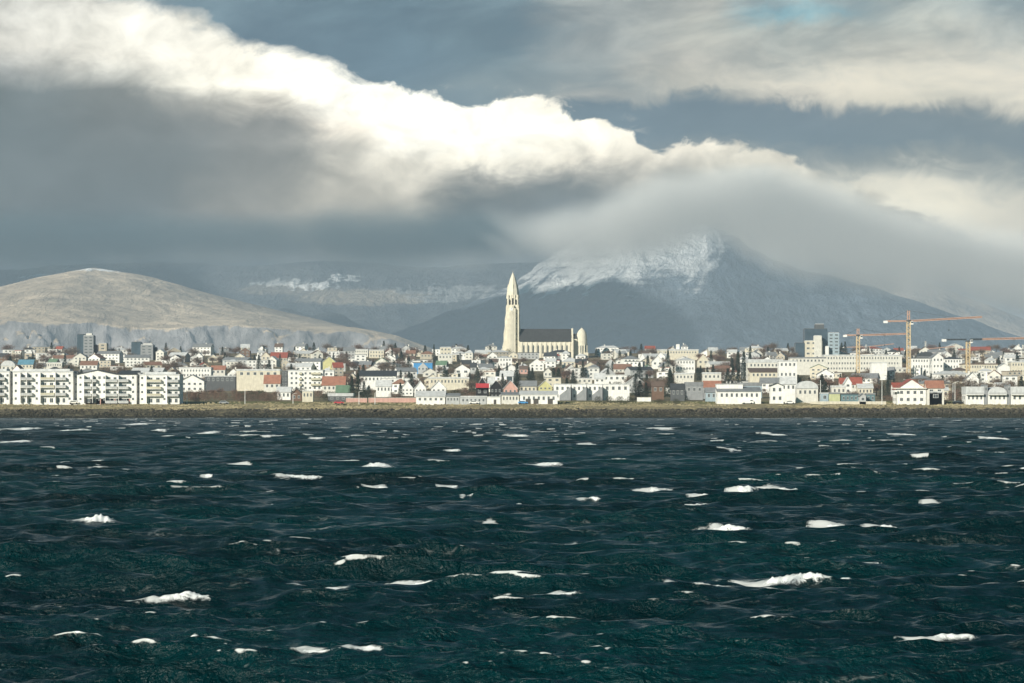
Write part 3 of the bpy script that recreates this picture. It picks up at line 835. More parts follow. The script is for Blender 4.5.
# ------------------------------------------------------------------ the church on the hill
def build_church():
    Yc = Y_of(358); s = Yc / FPX
    zb = Z_of(358, Yc) - 0.6
    def x(px): return (px - 512) * s
    def z(row): return Z_of(row, Yc) - zb
    root = thing('church', (0, Yc, zb), 'tall pale concrete church with stepped tower and dark grey nave roof on the hilltop', 'church')
    # nave
    n = MB(); D = 17.0
    n.box(x(519), x(571.5), 2.0, 2 + D, 0, z(341.2))
    n.prism_x([(2.0, z(341.2) + 0.01), (2 + D, z(341.2) + 0.01), (2 + D / 2, z(329.8))], x(520), x(571.4))
    n.build('nave_wall', M_CHURCH, root)
    r = MB(); e = 0.35
    zr, ze = z(329.2), z(341.6)
    r.prism_x([(1.2, ze), (1.2, ze + 0.5), (2 + D / 2, zr + 0.5), (2 + D / 2, zr - 0.1)], x(519.6), x(571.3))
    r.prism_x([(2 + D / 2, zr - 0.1), (2 + D / 2, zr + 0.5), (2.8 + D, ze + 0.5), (2.8 + D, ze)], x(519.6), x(571.3))
    for k in range(46):
        xx = x(519.9) + (x(571.0) - x(519.9)) * (k + 0.5) / 46
        r.prism_x([(1.2, ze + 0.5), (1.2, ze + 0.72), (2 + D / 2, zr + 0.72), (2 + D / 2, zr + 0.5)], xx - 0.08, xx + 0.08)
    r.build('nave_roof', M_CHROOF, root)
    nb = 10; pitch = (569.5 - 521.5) / nb
    bm = MB().prism_x([(1.3, 0), (2.0, 0), (2.0, z(341.4)), (1.6, z(342.4)), (1.3, z(344.0))], -0.80, 0.80).mesh('buttress', M_CHURCH)
    wm = MB().box(-0.70, 0.70, -0.03, 0.3, 0, 1).mesh('lancet_window', M_GLASS)
    wz0, wz1 = z(353.5), z(344.6)
    for k in range(nb + 1):
        place('buttress', bm, root, (x(521.5 + k * pitch), 0, 0))
    wmesh = MB().prism_y([(-0.62, wz0), (0.62, wz0), (0.62, wz1 - 1.4), (0, wz1), (-0.62, wz1 - 1.4)], -0.04, 0.25).mesh('lancet_window', M_GLASS)
    for k in range(nb):
        place('lancet_window', wmesh, root, (x(521.5 + (k + 0.5) * pitch), 2.0, 0))
    # stepped gable at the east end
    g = MB(); cy = 2 + D / 2
    g.box(x(571.5), x(573.4), 0.6, 3.2, 0, z(338)); g.box(x(571.52), x(573.38), 3.2, 16.0, 0, z(341.5))
    for a, tz in ((1.0, 328), (2.6, 330.5), (4.2, 333.2), (5.8, 336.2), (7.4, 339.4)):
        g.box(x(571.56), x(573.34), cy - a, cy + a, z(341.5), z(tz) - 0.01 * a)
    g.build('east_gable', M_CHURCH, root)
    MB().box(x(573.4), x(577.4), 6.2, 14.8, 0, z(338.6)).build('chancel_wall', M_CHURCH, root)
    MB().prism_x([(5.8, z(338.6)), (15.2, z(338.6)), (10.5, z(333.4))], x(573.4), x(577.6)).build('chancel_roof', M_CHROOF, root)
    # apse with ribbed dome
    ap = MB(); ca = x(582.1); R = 5.5 * s
    prof = [(R * 1.02, 0), (R * 1.02, z(343.0)), (R, z(339)), (R * .95, z(336)), (R * .84, z(333)), (R * .62, z(330.6)), (R * .30, z(328.8)), (0.03, z(327.3))]
    ap.lathe(prof[:2], 20, ca, 10.0)
    ap.build('apse_wall', M_CHURCH, root)
    dm = MB().lathe(prof[1:], 20, ca, 10.0).build('apse_dome', M_CHURCH, root)
    for k in range(10):
        t = 2 * math.pi * k / 10 + 0.15
        b = MB()
        b.bar((ca + (R + .25) * math.cos(t), 10 + (R + .25) * math.sin(t), 0), (ca + (R + .25) * math.cos(t), 10 + (R + .25) * math.sin(t), z(343.8 + (k % 2) * 1.2)), 0.42, 4)
        b.build('apse_rib', M_CHURCH, root)
    awm = MB().box(-0.45, 0.45, -0.05, 0.3, z(354), z(345.5)).mesh('apse_window', M_GLASS)
    for t in (-2.3, -1.85, -1.4, -0.95):
        place('apse_window', awm, root, (ca + R * 1.02 * math.cos(t), 10 + R * 1.02 * math.sin(t), 0), rz=t + math.pi / 2)
    ann = MB().box(x(584), x(588.4), 4.5, 14, 0, z(352.4)); ann.build('vestry', M_CHURCH, root)
    # tower
    tw = MB(); cx = 512.9
    core = [(506.9, 518.9)]
    yb = 10.5
    h = 6.0 * s
    tw.box(x(cx - 5.9), x(cx + 5.9), yb - h, yb + h, 0, z(304.5))
    tw.build('tower_shaft', M_CHURCH, root)
    # basalt-like columns, lower towards the outside
    def column(px0, px1, y0, y1, row_in, row_out):
        b = MB(); b.prism_y([(x(px0), 0), (x(px1), 0), (x(px1), z(row_in if px1 > px0 else row_out)), (x(px0), z(row_out))], y0, y1)
        b.build('tower_column', M_CHURCH, root)
    lefts = [(502.4, 503.6, 341, 346), (503.6, 504.8, 326, 333), (504.8, 505.9, 313, 319), (505.9, 507.0, 302.5, 307)]
    for a, b_, ri, ro in lefts:
        column(a, b_ - 0.08, yb - 2.6, yb + 2.6, ri, ro)
    column(518.85, 519.75, yb - 2.4, yb + 2.4, 306, 302.5)
    column(519.8, 520.5, yb - 2.0, yb + 2.0, 330, 322)
    fr = [(508.0, -7.0, 318), (509.6, -7.8, 311.5), (511.2, -8.2, 306.5), (513.0, -8.4, 305.0), (514.8, -8.0, 308)]
    for px, dy, top in fr:
        MB().box(x(px - 0.78), x(px + 0.70), yb + dy, yb - h + 0.02, 0, z(top)).build('tower_column', M_CHURCH, root)
    MB().box(x(518.0), x(518.95), yb - 6.6, yb - h + 0.02, 0, z(308)).build('tower_column', M_CHURCH, root)
    # belfry
    bf = MB()
    zb0, zb1 = z(304.5), z(297.5)
    bf.box(x(cx - 5.9) + .01, x(cx + 5.9) - .01, yb - h + .5, yb + h - .5, zb0, zb1)
    bf.build('belfry', M_CHURCH, root)
    om = MB().prism_y([(-0.62, 0), (0.62, 0), (0.62, 3.8), (0, 4.9), (-0.62, 3.8)], -0.35, 0.2).mesh('belfry_opening', M_DARKIN)
    for k in (-1, 0, 1):
        o = place('belfry_opening', om, root, (x(cx + k * 3.1), yb - h + .5, zb0 + 0.1))
        if k == 0: o.scale = (1, 1, 1.25)
        place('belfry_opening', om, root, (x(cx - 5.9) + .01, yb + k * 2.9, zb0 + 0.1), rz=-math.pi / 2)
    for k in (-1.5, -0.5, 0.5, 1.5):
        MB().box(x(cx + k * 3.1) - .5, x(cx + k * 3.1) + .5, yb - h - .3, yb - h + .48, zb0 - 3, z(294.5)).build('tower_column', M_CHURCH, root)
    sp = MB(); n8 = 8
    sp.lathe([(6.4 * s, zb1 - .3), (5.9 * s, z(292)), (4.7 * s, z(285)), (2.9 * s, z(278.4)), (1.2 * s, z(274.0)), (0.12, z(271.6))], n8, x(cx), yb)
    sp.build('spire', M_CHURCH, root)
    for k in range(8):
        t = 2 * math.pi * k / 8
        b = MB(); R1, R2 = 6.3 * s, 4.8 * s
        b.bar((x(cx) + R1 * math.cos(t), yb + R1 * math.sin(t), zb1 - .5), (x(cx) + R2 * math.cos(t), yb + R2 * math.sin(t), z(284 + (k % 2) * 4)), .5, 4, .3)
        b.build('spire_rib', M_CHURCH, root)
    c = MB().bar((x(cx), yb, z(271.9)), (x(cx), yb, z(270.0)), .14).bar((x(cx) - .7, yb, z(270.8)), (x(cx) + .7, yb, z(270.8)), .12)
    c.build('cross', M_CONC, root)
    ck = MB(); ck.lathe([(0.02, 0), (1.45, 0), (1.45, 0.25), (0.02, 0.25)], 20)
    o = ck.build('clock', M_WHITEP, root, (x(511.4), yb - 8.25, z(309.0))); o.rotation_euler = (math.radians(90), 0, 0)
    hands = MB().box(-.06, .06, 0, 1.1, 0.26, 0.30).box(0, .8, -.06, .06, 0.26, 0.30)
    hands.build('clock_hands', M_DARKIN, o)
    for k in range(7):
        MB().box(-.35, .35, -.05, .2, 0, 1.1).build('slit_window', M_GLASS, root, (x(516.4), yb - h, z(345 - k * 5.2)))
build_church()
RECTS = [(502, 588, 272, 358, Y_of(358))]     # picture extent of each thing, for spacing
LAND = []                                       # (phrase, column, row) of landmarks named in labels
LAND.append(('the church', 545, 352))


# ------------------------------------------------------------------ buildings
def win_mesh():
    b = MB(); b.box(-.5, .5, -.05, .05, 0, 1, 0)
    b.box(-.42, -.03, -.07, -.05, .08, .92, 1); b.box(.03, .42, -.07, -.05, .08, .92, 1)
    return b.mesh('window', [M_FRAME, M_GLASS])
def strip_mesh():
    b = MB(); b.box(-.5, .5, -.05, .05, 0, 1, 0)
    for k in range(5): b.box(-.485 + k * .195, -.485 + k * .195 + .18, -.08, -.05, .06, .94, 1)
    return b.mesh('window_strip', [M_FRAME, M_GLASS])
def door_mesh():
    return MB().box(-.5, .5, -.06, .04, 0, 1).mesh('door', M_DOOR)
WIN = win_mesh(); STRIP = strip_mesh(); DOOR = door_mesh()

def windows(root, x0, x1, z0, z1, cols, rows, wfrac=.45, hfrac=.5, y=0.0, mesh=None, name='window', side=None, tall=None):
    cw = (x1 - x0) / cols; rh = (z1 - z0) / rows
    for i in range(cols):
        for j in range(rows):
            w = min(cw * wfrac, 2.6); h = rh * hfrac
            px_ = x0 + (i + .5) * cw; pz = z0 + j * rh + (rh - h) * .55
            if h > 1.7: h = 1.7; pz = z0 + (j + 1) * rh - h - .7
            if side is None:
                place(name, mesh or WIN, root, (px_, y, pz), (w, 1, h))
            else:
                place(name, mesh or WIN, root, (y, px_, pz), (w, 1, h), rz=side)

def house_parts(root, W, D, H, Rh, kind, wall, roof, win=(3, 1), chimney=False, door=False, side_win=True, sidex=0, ov=.35):
    """root origin at the middle of the front foot"""
    wm, rm = pm(wall), pm(roof)
    w = MB(); hw = W / 2
    w.box(-hw, hw, 0, D, -1.5, H)
    r = MB(); th = .28
    if kind == 'gx':
        w.prism_x([(0.001, H), (D - .001, H), (D / 2, H + Rh)], -hw + .001, hw - .001)
        sl = Rh / (D / 2)
        r.prism_x([(-ov, H - ov * sl), (-ov, H - ov * sl + th), (D / 2, H + Rh + th), (D / 2, H + Rh)], -hw - ov, hw + ov)
        r.prism_x([(D / 2, H + Rh), (D / 2, H + Rh + th), (D + ov, H - ov * sl + th), (D + ov, H - ov * sl)], -hw - ov, hw + ov)
    elif kind == 'gy':
        w.prism_y([(-hw + .001, H), (hw - .001, H), (0, H + Rh)], .001, D - .001)
        sl = Rh / hw
        r.prism_y([(-hw - ov, H - ov * sl), (0, H + Rh), (0, H + Rh + th), (-hw - ov, H - ov * sl + th)], -ov, D + ov)
        r.prism_y([(0, H + Rh), (hw + ov, H - ov * sl), (hw + ov, H - ov * sl + th), (0, H + Rh + th)], -ov, D + ov)
    elif kind == 'hip':
        a = min(D / 2, hw * .8)
        p = [(-hw - ov, -ov, H), (hw + ov, -ov, H), (hw + ov, D + ov, H), (-hw - ov, D + ov, H), (-hw + a, D / 2, H + Rh), (hw - a, D / 2, H + Rh)]
        r.solid(p, [(0, 1, 5, 4), (1, 2, 5), (2, 3, 4, 5), (3, 0, 4), (3, 2, 1, 0)])
    elif kind == 'shed':
        w.prism_x([(0.001, H), (D - .001, H), (D - .001, H + Rh)], -hw + .001, hw - .001)
        r.prism_x([(-ov, H - .1), (-ov, H + .2), (D + ov, H + Rh + .25), (D + ov, H + Rh - .05)], -hw - ov, hw + ov)
    elif kind == 'arch':
        pts = [(hw * 1.03 * math.cos(t), H + Rh * math.sin(t)) for t in [math.pi * k / 10 for k in range(11)]]
        r.prism_y(pts, -ov, D + ov)
    else:
        r.box(-hw - .15, hw + .15, -.15, D + .15, H + .002, H + max(.35, Rh))
    w.build('wall', wm, root)
    rf = r.build('roof', rm, root)
    if chimney:
        cx_ = hw * .35 * (1 if (int(W * 10) % 2) else -1)
        zc = H + (Rh if kind != 'flat' else .3)
        MB().box(cx_ - .45, cx_ + .45, D / 2 - .4, D / 2 + .5, zc - 1.2, zc + 1.0).build('chimney', pm('offwhite'), rf)
    c, rr = win
    if c and rr:
        windows(root, -hw * .92, hw * .92, .35, H, c, rr, .46, .48)
        if side_win and sidex:
            nd = max(1, int(D / 4))
            if sidex < 0:      # left side shows
                windows(root, D * .08, D * .92, .35, H, nd, rr, .40, .48, y=-hw, side=-math.pi / 2)
            else:
                windows(root, D * .08, D * .92, .35, H, nd, rr, .40, .48, y=hw, side=math.pi / 2)
    if door:
        place('door', DOOR, root, (hw * .18, 0, 0), (1.1, 1, 2.1))

def building(name, label, cat, l, r, base, eave, top, kind, wall, roof, win=(3, 1), D=None, rz=0.0, land=None, group=None, chimney=False, door=False, key=True, ov=.35):
    Y = Y_of(base); s = Y / FPX
    W = (r - l) * s; z0 = Z_of(base, Y)
    z0 = min(z0, float(ground_z(0, Y)) + 0.05) if base < 402 else z0
    H = Z_of(eave, Y) - z0; Rh = max(.05, (eave - top) * s)
    D = D or max(5.0, min(13.0, W * .8))
    mid = (l + r) / 2
    root = thing(name, (X_of(mid, Y), Y, z0), label, cat, group, rz)
    house_parts(root, W, D, H, Rh, kind, wall, roof, win, chimney, door, True, 1 if mid < 440 else (-1 if mid > 580 else 0), ov)
    RECTS.append((l, r, top, base, Y) if key else (l, r, top, base, Y))
    if land: LAND.append((land, mid, base - 4))
    return root

# --- white apartment blocks along the left shore
def apartment(l, r, base, top, bays, label, rz=0.0, gable=None, floors=4, roof='r_pale', top_rail=True):
    Y = Y_of(base); s = Y / FPX; W = (r - l) * s; z0 = Z_of(base, Y); H = (base - top) * s; D = 12.0
    root = thing('apartment_block', (X_of((l + r) / 2, Y), Y, z0), label, 'apartment block', 'white apartment blocks on the left shore', rz)
    hw = W / 2; wl = MB().box(-hw, hw, 0, D, -1.2, H)
    if gable:
        gl, gr, gt = gable; a = (gl - (l + r) / 2) * s; b = (gr - (l + r) / 2) * s
        wl.prism_y([(a, H), (b, H), ((a + b) / 2, H + (top - gt) * s)], .001, D - .001)
    wl.build('wall', pm('white'), root)
    rr = MB()
    if gable:
        zt = H + (top - gt) * s; m_ = (a + b) / 2
        rr.prism_y([(a - .3, H - .1), (m_, zt), (m_, zt + .3), (a - .3, H + .2)], -.3, D + .3)
        rr.prism_y([(m_, zt), (b + .3, H - .1), (b + .3, H + .2), (m_, zt + .3)], -.3, D + .3)
        if b < hw - 1: rr.prism_x([(-.4, H), (D, H), (D, H + 1.9)], b + .35, hw)
        if a > -hw + 1: rr.prism_x([(-.4, H), (D, H), (D, H + 1.9)], -hw, a - .35)
    else:
        rr.box(-hw - .2, hw + .2, -.25, D + .2, H + .002, H + .45)
        rr.box(-hw + 2, hw - 2, 3.5, D - 1, H + .45, H + 1.4)
    rr.build('roof', pm(roof), root)
    fh = H / floors
    for (bl, br, typ) in bays:
        a = (bl - (l + r) / 2) * s; b = (br - (l + r) / 2) * s; bw = b - a
        for f in range(floors):
            zf = f * fh
            if typ == 'w':        # plain wall with small windows
                place('window', WIN, root, ((a + b) / 2, 0, zf + fh * .40), (.95, 1, fh * .34))
            elif typ == 'v':
                place('window', WIN, root, ((a + b) / 2 - 1.1, 0, zf + fh * .36), (1.1, 1, fh * .40))
                place('window', WIN, root, ((a + b) / 2 + 1.1, 0, zf + fh * .36), (1.1, 1, fh * .40))
            else:
                nd = max(1, round(bw / 3.0))
                for k in range(nd):
                    place('balcony_door', WIN, root, (a + bw * (k + .5) / nd, 0, zf + .12), (bw / nd * .52, 1, fh * .62))
                if f > 0 or typ == 'c':
                    dp = 1.5
                    pb = MB().box(a + .1, b - .1, -dp, -.001, zf - .12, zf + .08)
                    q = pb.build('balcony', pm('white'), root)
                    rail = MB().box(a + .1, b - .1, -dp - .06, -dp, zf + .1, zf + 1.02)
                    rail.box(a + .1, a + .16, -dp, -.01, zf + .1, zf + 1.02).box(b - .16, b - .1, -dp, -.01, zf + .1, zf + 1.02)
                    place('balcony_rail', rail.mesh('balcony_rail', M_RAIL if typ == 'y' else pm('palegrey')), q)
        if typ != 'w' and typ != 'v':
            MB().box(a - .12, a + .08, -1.6, -.002, 0, H - .3).build('dividing_wall', pm('white'), root)
    RECTS.append((l, r, top - 3, base, Y)); return root

apartment(-14, 9.5, 403, 372, [(-14, -8, 'v'), (-7.5, -1, 'b'), (-0.5, 5.5, 'b'), (6, 9, 'w')], 'white four-storey apartment block cut by the left edge of the photo')
LAND.append(('the leftmost apartment block', 0, 396))
apartment(12.8, 73, 403, 372, [(13.5, 18, 'w'), (21, 27, 'b'), (27.5, 33, 'b'), (34, 39.5, 'w'), (41, 55, 'y'), (56, 66.5, 'b'), (67, 72, 'w')],
          'longest white four-storey apartment block with beige balcony rails on the left shore')
LAND.append(('the longest white apartment block', 43, 396))
apartment(77, 136.5, 403, 374.5, [(78, 83, 'w'), (84.5, 92, 'b'), (93, 97, 'b'), (99.5, 104.5, 'v'), (106, 118, 'c'), (119, 129, 'c'), (130.5, 135.5, 'w')],
          'white apartment block with a broad front gable and dark roof behind brown-pink wall', gable=(78, 116, 370.5), roof='r_dark')
LAND.append(('the gabled apartment block', 107, 396))
apartment(139.6, 179.5, 403, 375, [(140.3, 144, 'w'), (147, 161.5, 'y'), (162.5, 166.5, 'w'), (167.5, 179, 'b')], 'rightmost white apartment block beside brown shrubs and tan grass')
LAND.append(('the rightmost apartment block', 160, 396))

# added links between the blocks, their grey painting the shaded gaps
for (l, r, lab) in ((9.6, 12.7, 'narrow grey strip of painted shade between the two leftmost apartment blocks'), (73.1, 76.9, 'narrow grey strip of painted shade left of the gabled apartment block'), (136.6, 139.5, 'narrow grey strip of painted shade left of the rightmost apartment block')):
    Y = Y_of(403); s = Y / FPX
    rt = thing('shade_strip', (X_of((l + r) / 2, Y), Y + 3.0, Z_of(403, Y)), lab, 'shade_strip')
    w = (r - l) * s / 2 + .1
    MB().box(-w + .12, w - .12, 0, 7, -1, 13.0).build('wall', pm('palegrey'), rt)
    MB().box(-w + .12, w - .12, -.1, 7.1, 13.0, 13.3).build('roof', pm('r_grey'), rt)
    for f in range(4): place('window', WIN, rt, (0, 0, 1.1 + f * 3.2), (.8, 1, 1.3))
    RECTS.append((l, r, 373, 403, Y))

def wall_thing(name, label, cat, l, r, base, top, col, th=.3, dy=0):
    Y = Y_of(base) + dy; s = Y / FPX; z0 = Z_of(base, Y) - .5
    rt = thing(name, (X_of((l + r) / 2, Y), Y, z0), label, cat)
    w = (r - l) * s / 2; h = (base - top) * s + .5
    MB().box(-w, w, 0, th, 0, h).build('panel', pm(col), rt)
    MB().box(-w - .05, w + .05, -.06, th + .06, h + .002, h + .12).build('coping', pm('offwhite'), rt)
    n = max(2, int(w * 2 / 6))
    me = MB().box(-.2, .2, -.08, 0, 0, h).mesh('pier', pm(col))
    for k in range(n + 1): place('pier', me, rt, (-w + .2 + (2 * w - .4) * k / n, -.001, 0))
    RECTS.append((l, r, top, base, Y)); return rt
wall_thing('garden_wall', 'long brown-pink garden wall in front of the gabled apartment block', 'wall', 85.5, 130, 403.2, 398.6, 'pink')
wall_thing('garden_wall', 'pale pink boundary wall left of the low white sheds', 'wall', 346, 367, 402.2, 398.2, 'pink')
wall_thing('garden_wall', 'long pale pink boundary wall between the pines and the white sheds', 'wall', 368.5, 427, 402.2, 398.0, 'pink')
wall_thing('garden_wall', 'long low cream wall on the shore below the teal and yellow sheds', 'wall', 810, 886, 404.6, 401.6, 'cream')
wall_thing('garden_wall', 'low white wall at the right of the terraced white row', 'wall', 637, 651, 401.5, 397.5, 'white')

K = building
K('kiosk', 'tiny flat-roofed white kiosk at the left end of the pink wall', 'kiosk', 71, 77.5, 404, 401, 400.4, 'flat', 'white', 'r_pale', (1, 1), land='the tiny white kiosk')
K('house', 'cream house with a bright pale blue roof behind the long apartment block', 'house', 18, 33, 373, 364.3, 359.8, 'gx', 'cream', 'r_blue', (4, 1), land='the blue-roofed house', D=9)
K('house', 'white house with broad rounded gable behind the left apartment blocks', 'house', 1, 15, 373, 366, 360.5, 'arch', 'offwhite', 'r_pale', (3, 1), land='the round-gabled white house', D=10)
K('warehouse', 'low white building with long flat roof behind the left apartment block', 'building', 42, 62, 370, 363, 362.3, 'flat', 'offwhite', 'r_pale', (8, 1), D=9)
K('house', 'white house with rust roof in front of the left tower blocks', 'house', 80, 97, 371, 365, 361, 'gx', 'white', 'r_rust', (4, 1), land='the rust-roofed house below the tower blocks')

# tower blocks
def tower_block(label, parts, base, Yrow):
    Y = Y_of(Yrow); s = Y / FPX; z0 = Z_of(base, Y) - 1
    mid = (min(p[1] for p in parts) + max(p[2] for p in parts)) / 2
    rt = thing('tower_block', (X_of(mid, Y), Y, z0), label, 'tower block', None, 0)
    for i, (nm, l, r, top, dy, dep, col, cols, rows) in enumerate(parts):
        a, b = (l - mid) * s, (r - mid) * s; h = Z_of(top, Y) - z0
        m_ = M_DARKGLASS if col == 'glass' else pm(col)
        MB().box(a, b, dy, dy + dep, 0, h).build(nm, m_, rt)
        MB().box(a + .3, b - .3, dy + .3, dy + dep - .3, h, h + .5).build('parapet', pm('palegrey') if col != 'glass' else pm('darkgrey'), rt)
        if rows:
            lo = Z_of(base - 1, Y) - z0
            windows(rt, a + .2, b - .2, lo, h - .3, cols, rows, .78, .42, y=dy, mesh=(STRIP if cols < 3 else WIN), name='window')
    top = min(p[3] for p in parts)
    RECTS.append((min(p[1] for p in parts), max(p[2] for p in parts), top, base, Y)); return rt

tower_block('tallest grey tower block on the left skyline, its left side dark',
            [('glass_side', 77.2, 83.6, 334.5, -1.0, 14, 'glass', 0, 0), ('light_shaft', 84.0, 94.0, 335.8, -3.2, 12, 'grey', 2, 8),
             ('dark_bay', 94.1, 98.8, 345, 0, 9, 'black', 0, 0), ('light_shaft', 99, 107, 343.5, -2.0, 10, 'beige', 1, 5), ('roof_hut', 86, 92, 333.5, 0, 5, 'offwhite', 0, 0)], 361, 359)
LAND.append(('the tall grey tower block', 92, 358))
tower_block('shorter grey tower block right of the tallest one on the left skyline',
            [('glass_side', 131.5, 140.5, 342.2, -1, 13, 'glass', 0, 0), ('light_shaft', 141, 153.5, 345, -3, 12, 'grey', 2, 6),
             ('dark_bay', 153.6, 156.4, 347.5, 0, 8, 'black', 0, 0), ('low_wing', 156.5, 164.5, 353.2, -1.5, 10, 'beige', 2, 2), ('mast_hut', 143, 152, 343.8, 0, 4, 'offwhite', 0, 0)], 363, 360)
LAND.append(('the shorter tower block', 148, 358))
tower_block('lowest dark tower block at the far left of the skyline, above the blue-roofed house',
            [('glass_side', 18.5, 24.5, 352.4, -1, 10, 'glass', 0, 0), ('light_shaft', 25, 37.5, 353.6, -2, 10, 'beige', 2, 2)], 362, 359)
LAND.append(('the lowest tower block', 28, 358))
tower_block('broad glass office tower with white stepped front blocks, left of the cranes',
            [('glass_slab', 805.5, 828, 328.8, 4, 16, 'glass', 0, 0), ('glass_wing', 828.3, 839.5, 333, 1, 15, 'paleblue', 2, 7), ('plant_room', 816.3, 825, 324.0, 6, 8, 'darkgrey', 0, 0),
             ('white_block', 804.5, 822, 341, -4, 7, 'cream', 3, 3), ('white_core', 813.5, 821, 336, -5, 6, 'offwhite', 0, 0), ('glass_annex', 795.2, 804.3, 343.2, -3, 12, 'glass', 0, 0),
             ('white_stair', 825, 828.2, 346.5, -4, 4, 'white', 0, 0)], 358, 362)
LAND.append(('the glass office tower', 818, 356))

# left of centre
K('long_house', 'two-storey white long building with two rows of dark windows right of the apartments', 'building', 179, 211, 378, 368.4, 367.2, 'flat', 'white', 'r_pale', (10, 2), land='the two-row white long building')
K('house', 'white gable-fronted house with grey roof behind the brown shrubs', 'house', 180, 204, 392, 381.5, 375, 'gy', 'white', 'r_grey', (4, 2), land='the white gable-fronted house by the shrubs')
K('hall', 'long dark-fronted hall with a thin white roof edge', 'hall', 205, 235.5, 391, 376.6, 375.6, 'flat', 'darkgrey', 'r_pale', (6, 1), land='the long dark-fronted hall')
K('hall', 'large cream hall with flat white roof right of the dark-fronted hall', 'hall', 236.5, 280, 391, 370.8, 369, 'flat', 'cream', 'r_pale', (6, 1), land='the large cream hall')
K('house', 'low house with orange-red roof above the dark-fronted hall', 'house', 211, 225, 377, 369.6, 365.8, 'gx', 'offwhite', 'r_orange', (3, 1), land='the orange-roofed low house')
K('gap_block', 'dark block filling the gap between cream hall and white flats', 'building', 281, 287.4, 388, 371.2, 370.8, 'flat', 'darkgrey', 'r_grey', (2, 3), land='the dark slate-fronted building')  # dark grey block set into the dark gap between the buildings
o = K('flats', 'white four-storey flats with balconies left of the yellow-green gable', 'flats', 288, 323, 391, 371, 369.8, 'flat', 'white', 'r_pale', (7, 4), land='the white flats with balconies')
Yb = Y_of(391); sb = Yb / FPX
for f in (1, 2, 3):
    for (pl, pr) in ((299, 302), (311, 321)):
        MB().box((pl - 305.5) * sb, (pr - 305.5) * sb, -1.3, -.01, f * 3.1 - .1, f * 3.1 + .95).build('balcony', M_RAIL, o)
K('long_house', 'low white flats running right from the balcony block, below the yellow-green gable', 'flats', 323.6, 334, 388, 371.6, 370.4, 'flat', 'white', 'r_pale', (2, 3))
K('house', 'tall yellow-green gable house on the left slope', 'house', 322.8, 335.2, 374, 361.8, 356.6, 'gy', 'yellow', 'r_pale', (0, 0), D=14, land='the yellow-green gable house')
K('house', 'house with bright orange-red roof in front of the cream hall', 'house', 264, 280, 392, 383, 375.2, 'gx', 'offwhite', 'r_orange', (3, 1), land='the orange-red roof by the cream hall')
K('house', 'long house with orange-red roof below the white flats', 'house', 322, 345, 394, 385, 376.6, 'gx', 'offwhite', 'r_orange', (5, 1), land='the long orange-red roof')
K('shed', 'shed with a moss green roof beside the dark pines', 'shed', 336, 349.5, 397, 392, 385.6, 'gx', 'palegrey', 'r_green', (3, 1), land='the green-roofed shed')
K('office', 'modern white building with a black upper storey right of the dark pines', 'office', 359, 396, 390, 376.2, 370.6, 'shed', 'white', 'r_dark', (9, 1), land='the black-topped white office')
K('house', 'white gable house by the pink wall, right of the dark pines', 'house', 376, 391, 397, 386, 380.5, 'gx', 'white', 'r_pale', (4, 1))
K('hut', 'flat-fronted cream hut with a garage front near the shore', 'hut', 302.2, 313, 402, 391.4, 390.4, 'flat', 'cream', 'r_pale', (3, 1), land='the cream garage hut')
K('house', 'small brown gable house left of the cream garage hut', 'house', 291.5, 301.6, 401, 394, 389, 'gy', 'brown', 'r_brown', (2, 1), land='the small brown gable house')
K('canopy_building', 'low dark-fronted pavilion with wide white canopy roof near the shore', 'pavilion', 328, 353, 401.5, 396.2, 393.2, 'flat', 'darkgrey', 'r_pale', (4, 1), ov=.9, land='the white-canopied pavilion')
K('house', 'low white house with a shed roof left of the small brown gable house', 'house', 277, 290.5, 400, 391.6, 387.2, 'gx', 'white', 'r_pale', (3, 1))
K('house', 'broad white house with brick red roof high on the left slope', 'house', 261.5, 270, 362, 356.2, 352, 'gy', 'cream', 'r_rust', (2, 1), land='the brick red roofs on the left slope')
K('house', 'house with dark red roof right of the cream gable high on the left slope', 'house', 270.5, 287, 363, 357.6, 352.4, 'gx', 'beige', 'r_red', (5, 1))
K('office', 'two-storey white building with many windows on the skyline left of the church', 'building', 352, 368, 357, 350, 349, 'flat', 'offwhite', 'r_pale', (7, 2), land='the left skyline building')
K('office', 'cream two-storey building on the skyline beside its white twin', 'building', 369, 384, 358, 350.6, 349.6, 'flat', 'cream', 'r_pale', (5, 2))
# centre-left
o = K('house', 'bright blue-fronted building with a small white gable, left slope', 'building', 413.5, 432.4, 374, 363, 361.8, 'flat', 'blue', 'r_grey', (0, 0), land='the bright blue building', D=9)
sb = Y_of(374) / FPX
MB().prism_y([(-3.0 * sb * 1.6, 0), (3.0 * sb * 1.6, 0), (3.0 * sb * 1.6, 4.8), (0, 8.2), (-3.0 * sb * 1.6, 4.8)], -1.2, -.01).build('gable_porch', pm('palegrey'), o)
for k in (-1, 0, 1): place('window', WIN, o, (k * 2.6, -1.2, 3.0), (1.3, 1, 1.5))
K('office', 'cream block with flat roof on the skyline right of the dark spruce', 'building', 440, 451, 360, 347.6, 346.8, 'flat', 'cream', 'r_pale', (3, 3), land='the cream skyline block')
K('house', 'wide white building below the cream skyline block', 'house', 438, 452.5, 364, 355.2, 354, 'flat', 'offwhite', 'r_pale', (4, 1))
K('house', 'white house with rust pyramid gable left of the dark spruce', 'house', 420, 434.5, 361, 354, 351, 'hip', 'beige', 'r_rust', (4, 1))
K('house', 'white house with pale hipped roof on the skyline between church and spruce', 'house', 452.6, 467.5, 360, 353.8, 351.2, 'hip', 'white', 'r_pale', (4, 1), land='the hipped white skyline house')
K('house', 'white gable house with black side roof in the middle of the left slope', 'house', 454, 470, 377, 369.4, 364.4, 'gy', 'white', 'r_dark', (2, 1), land='the white gable with black roof')
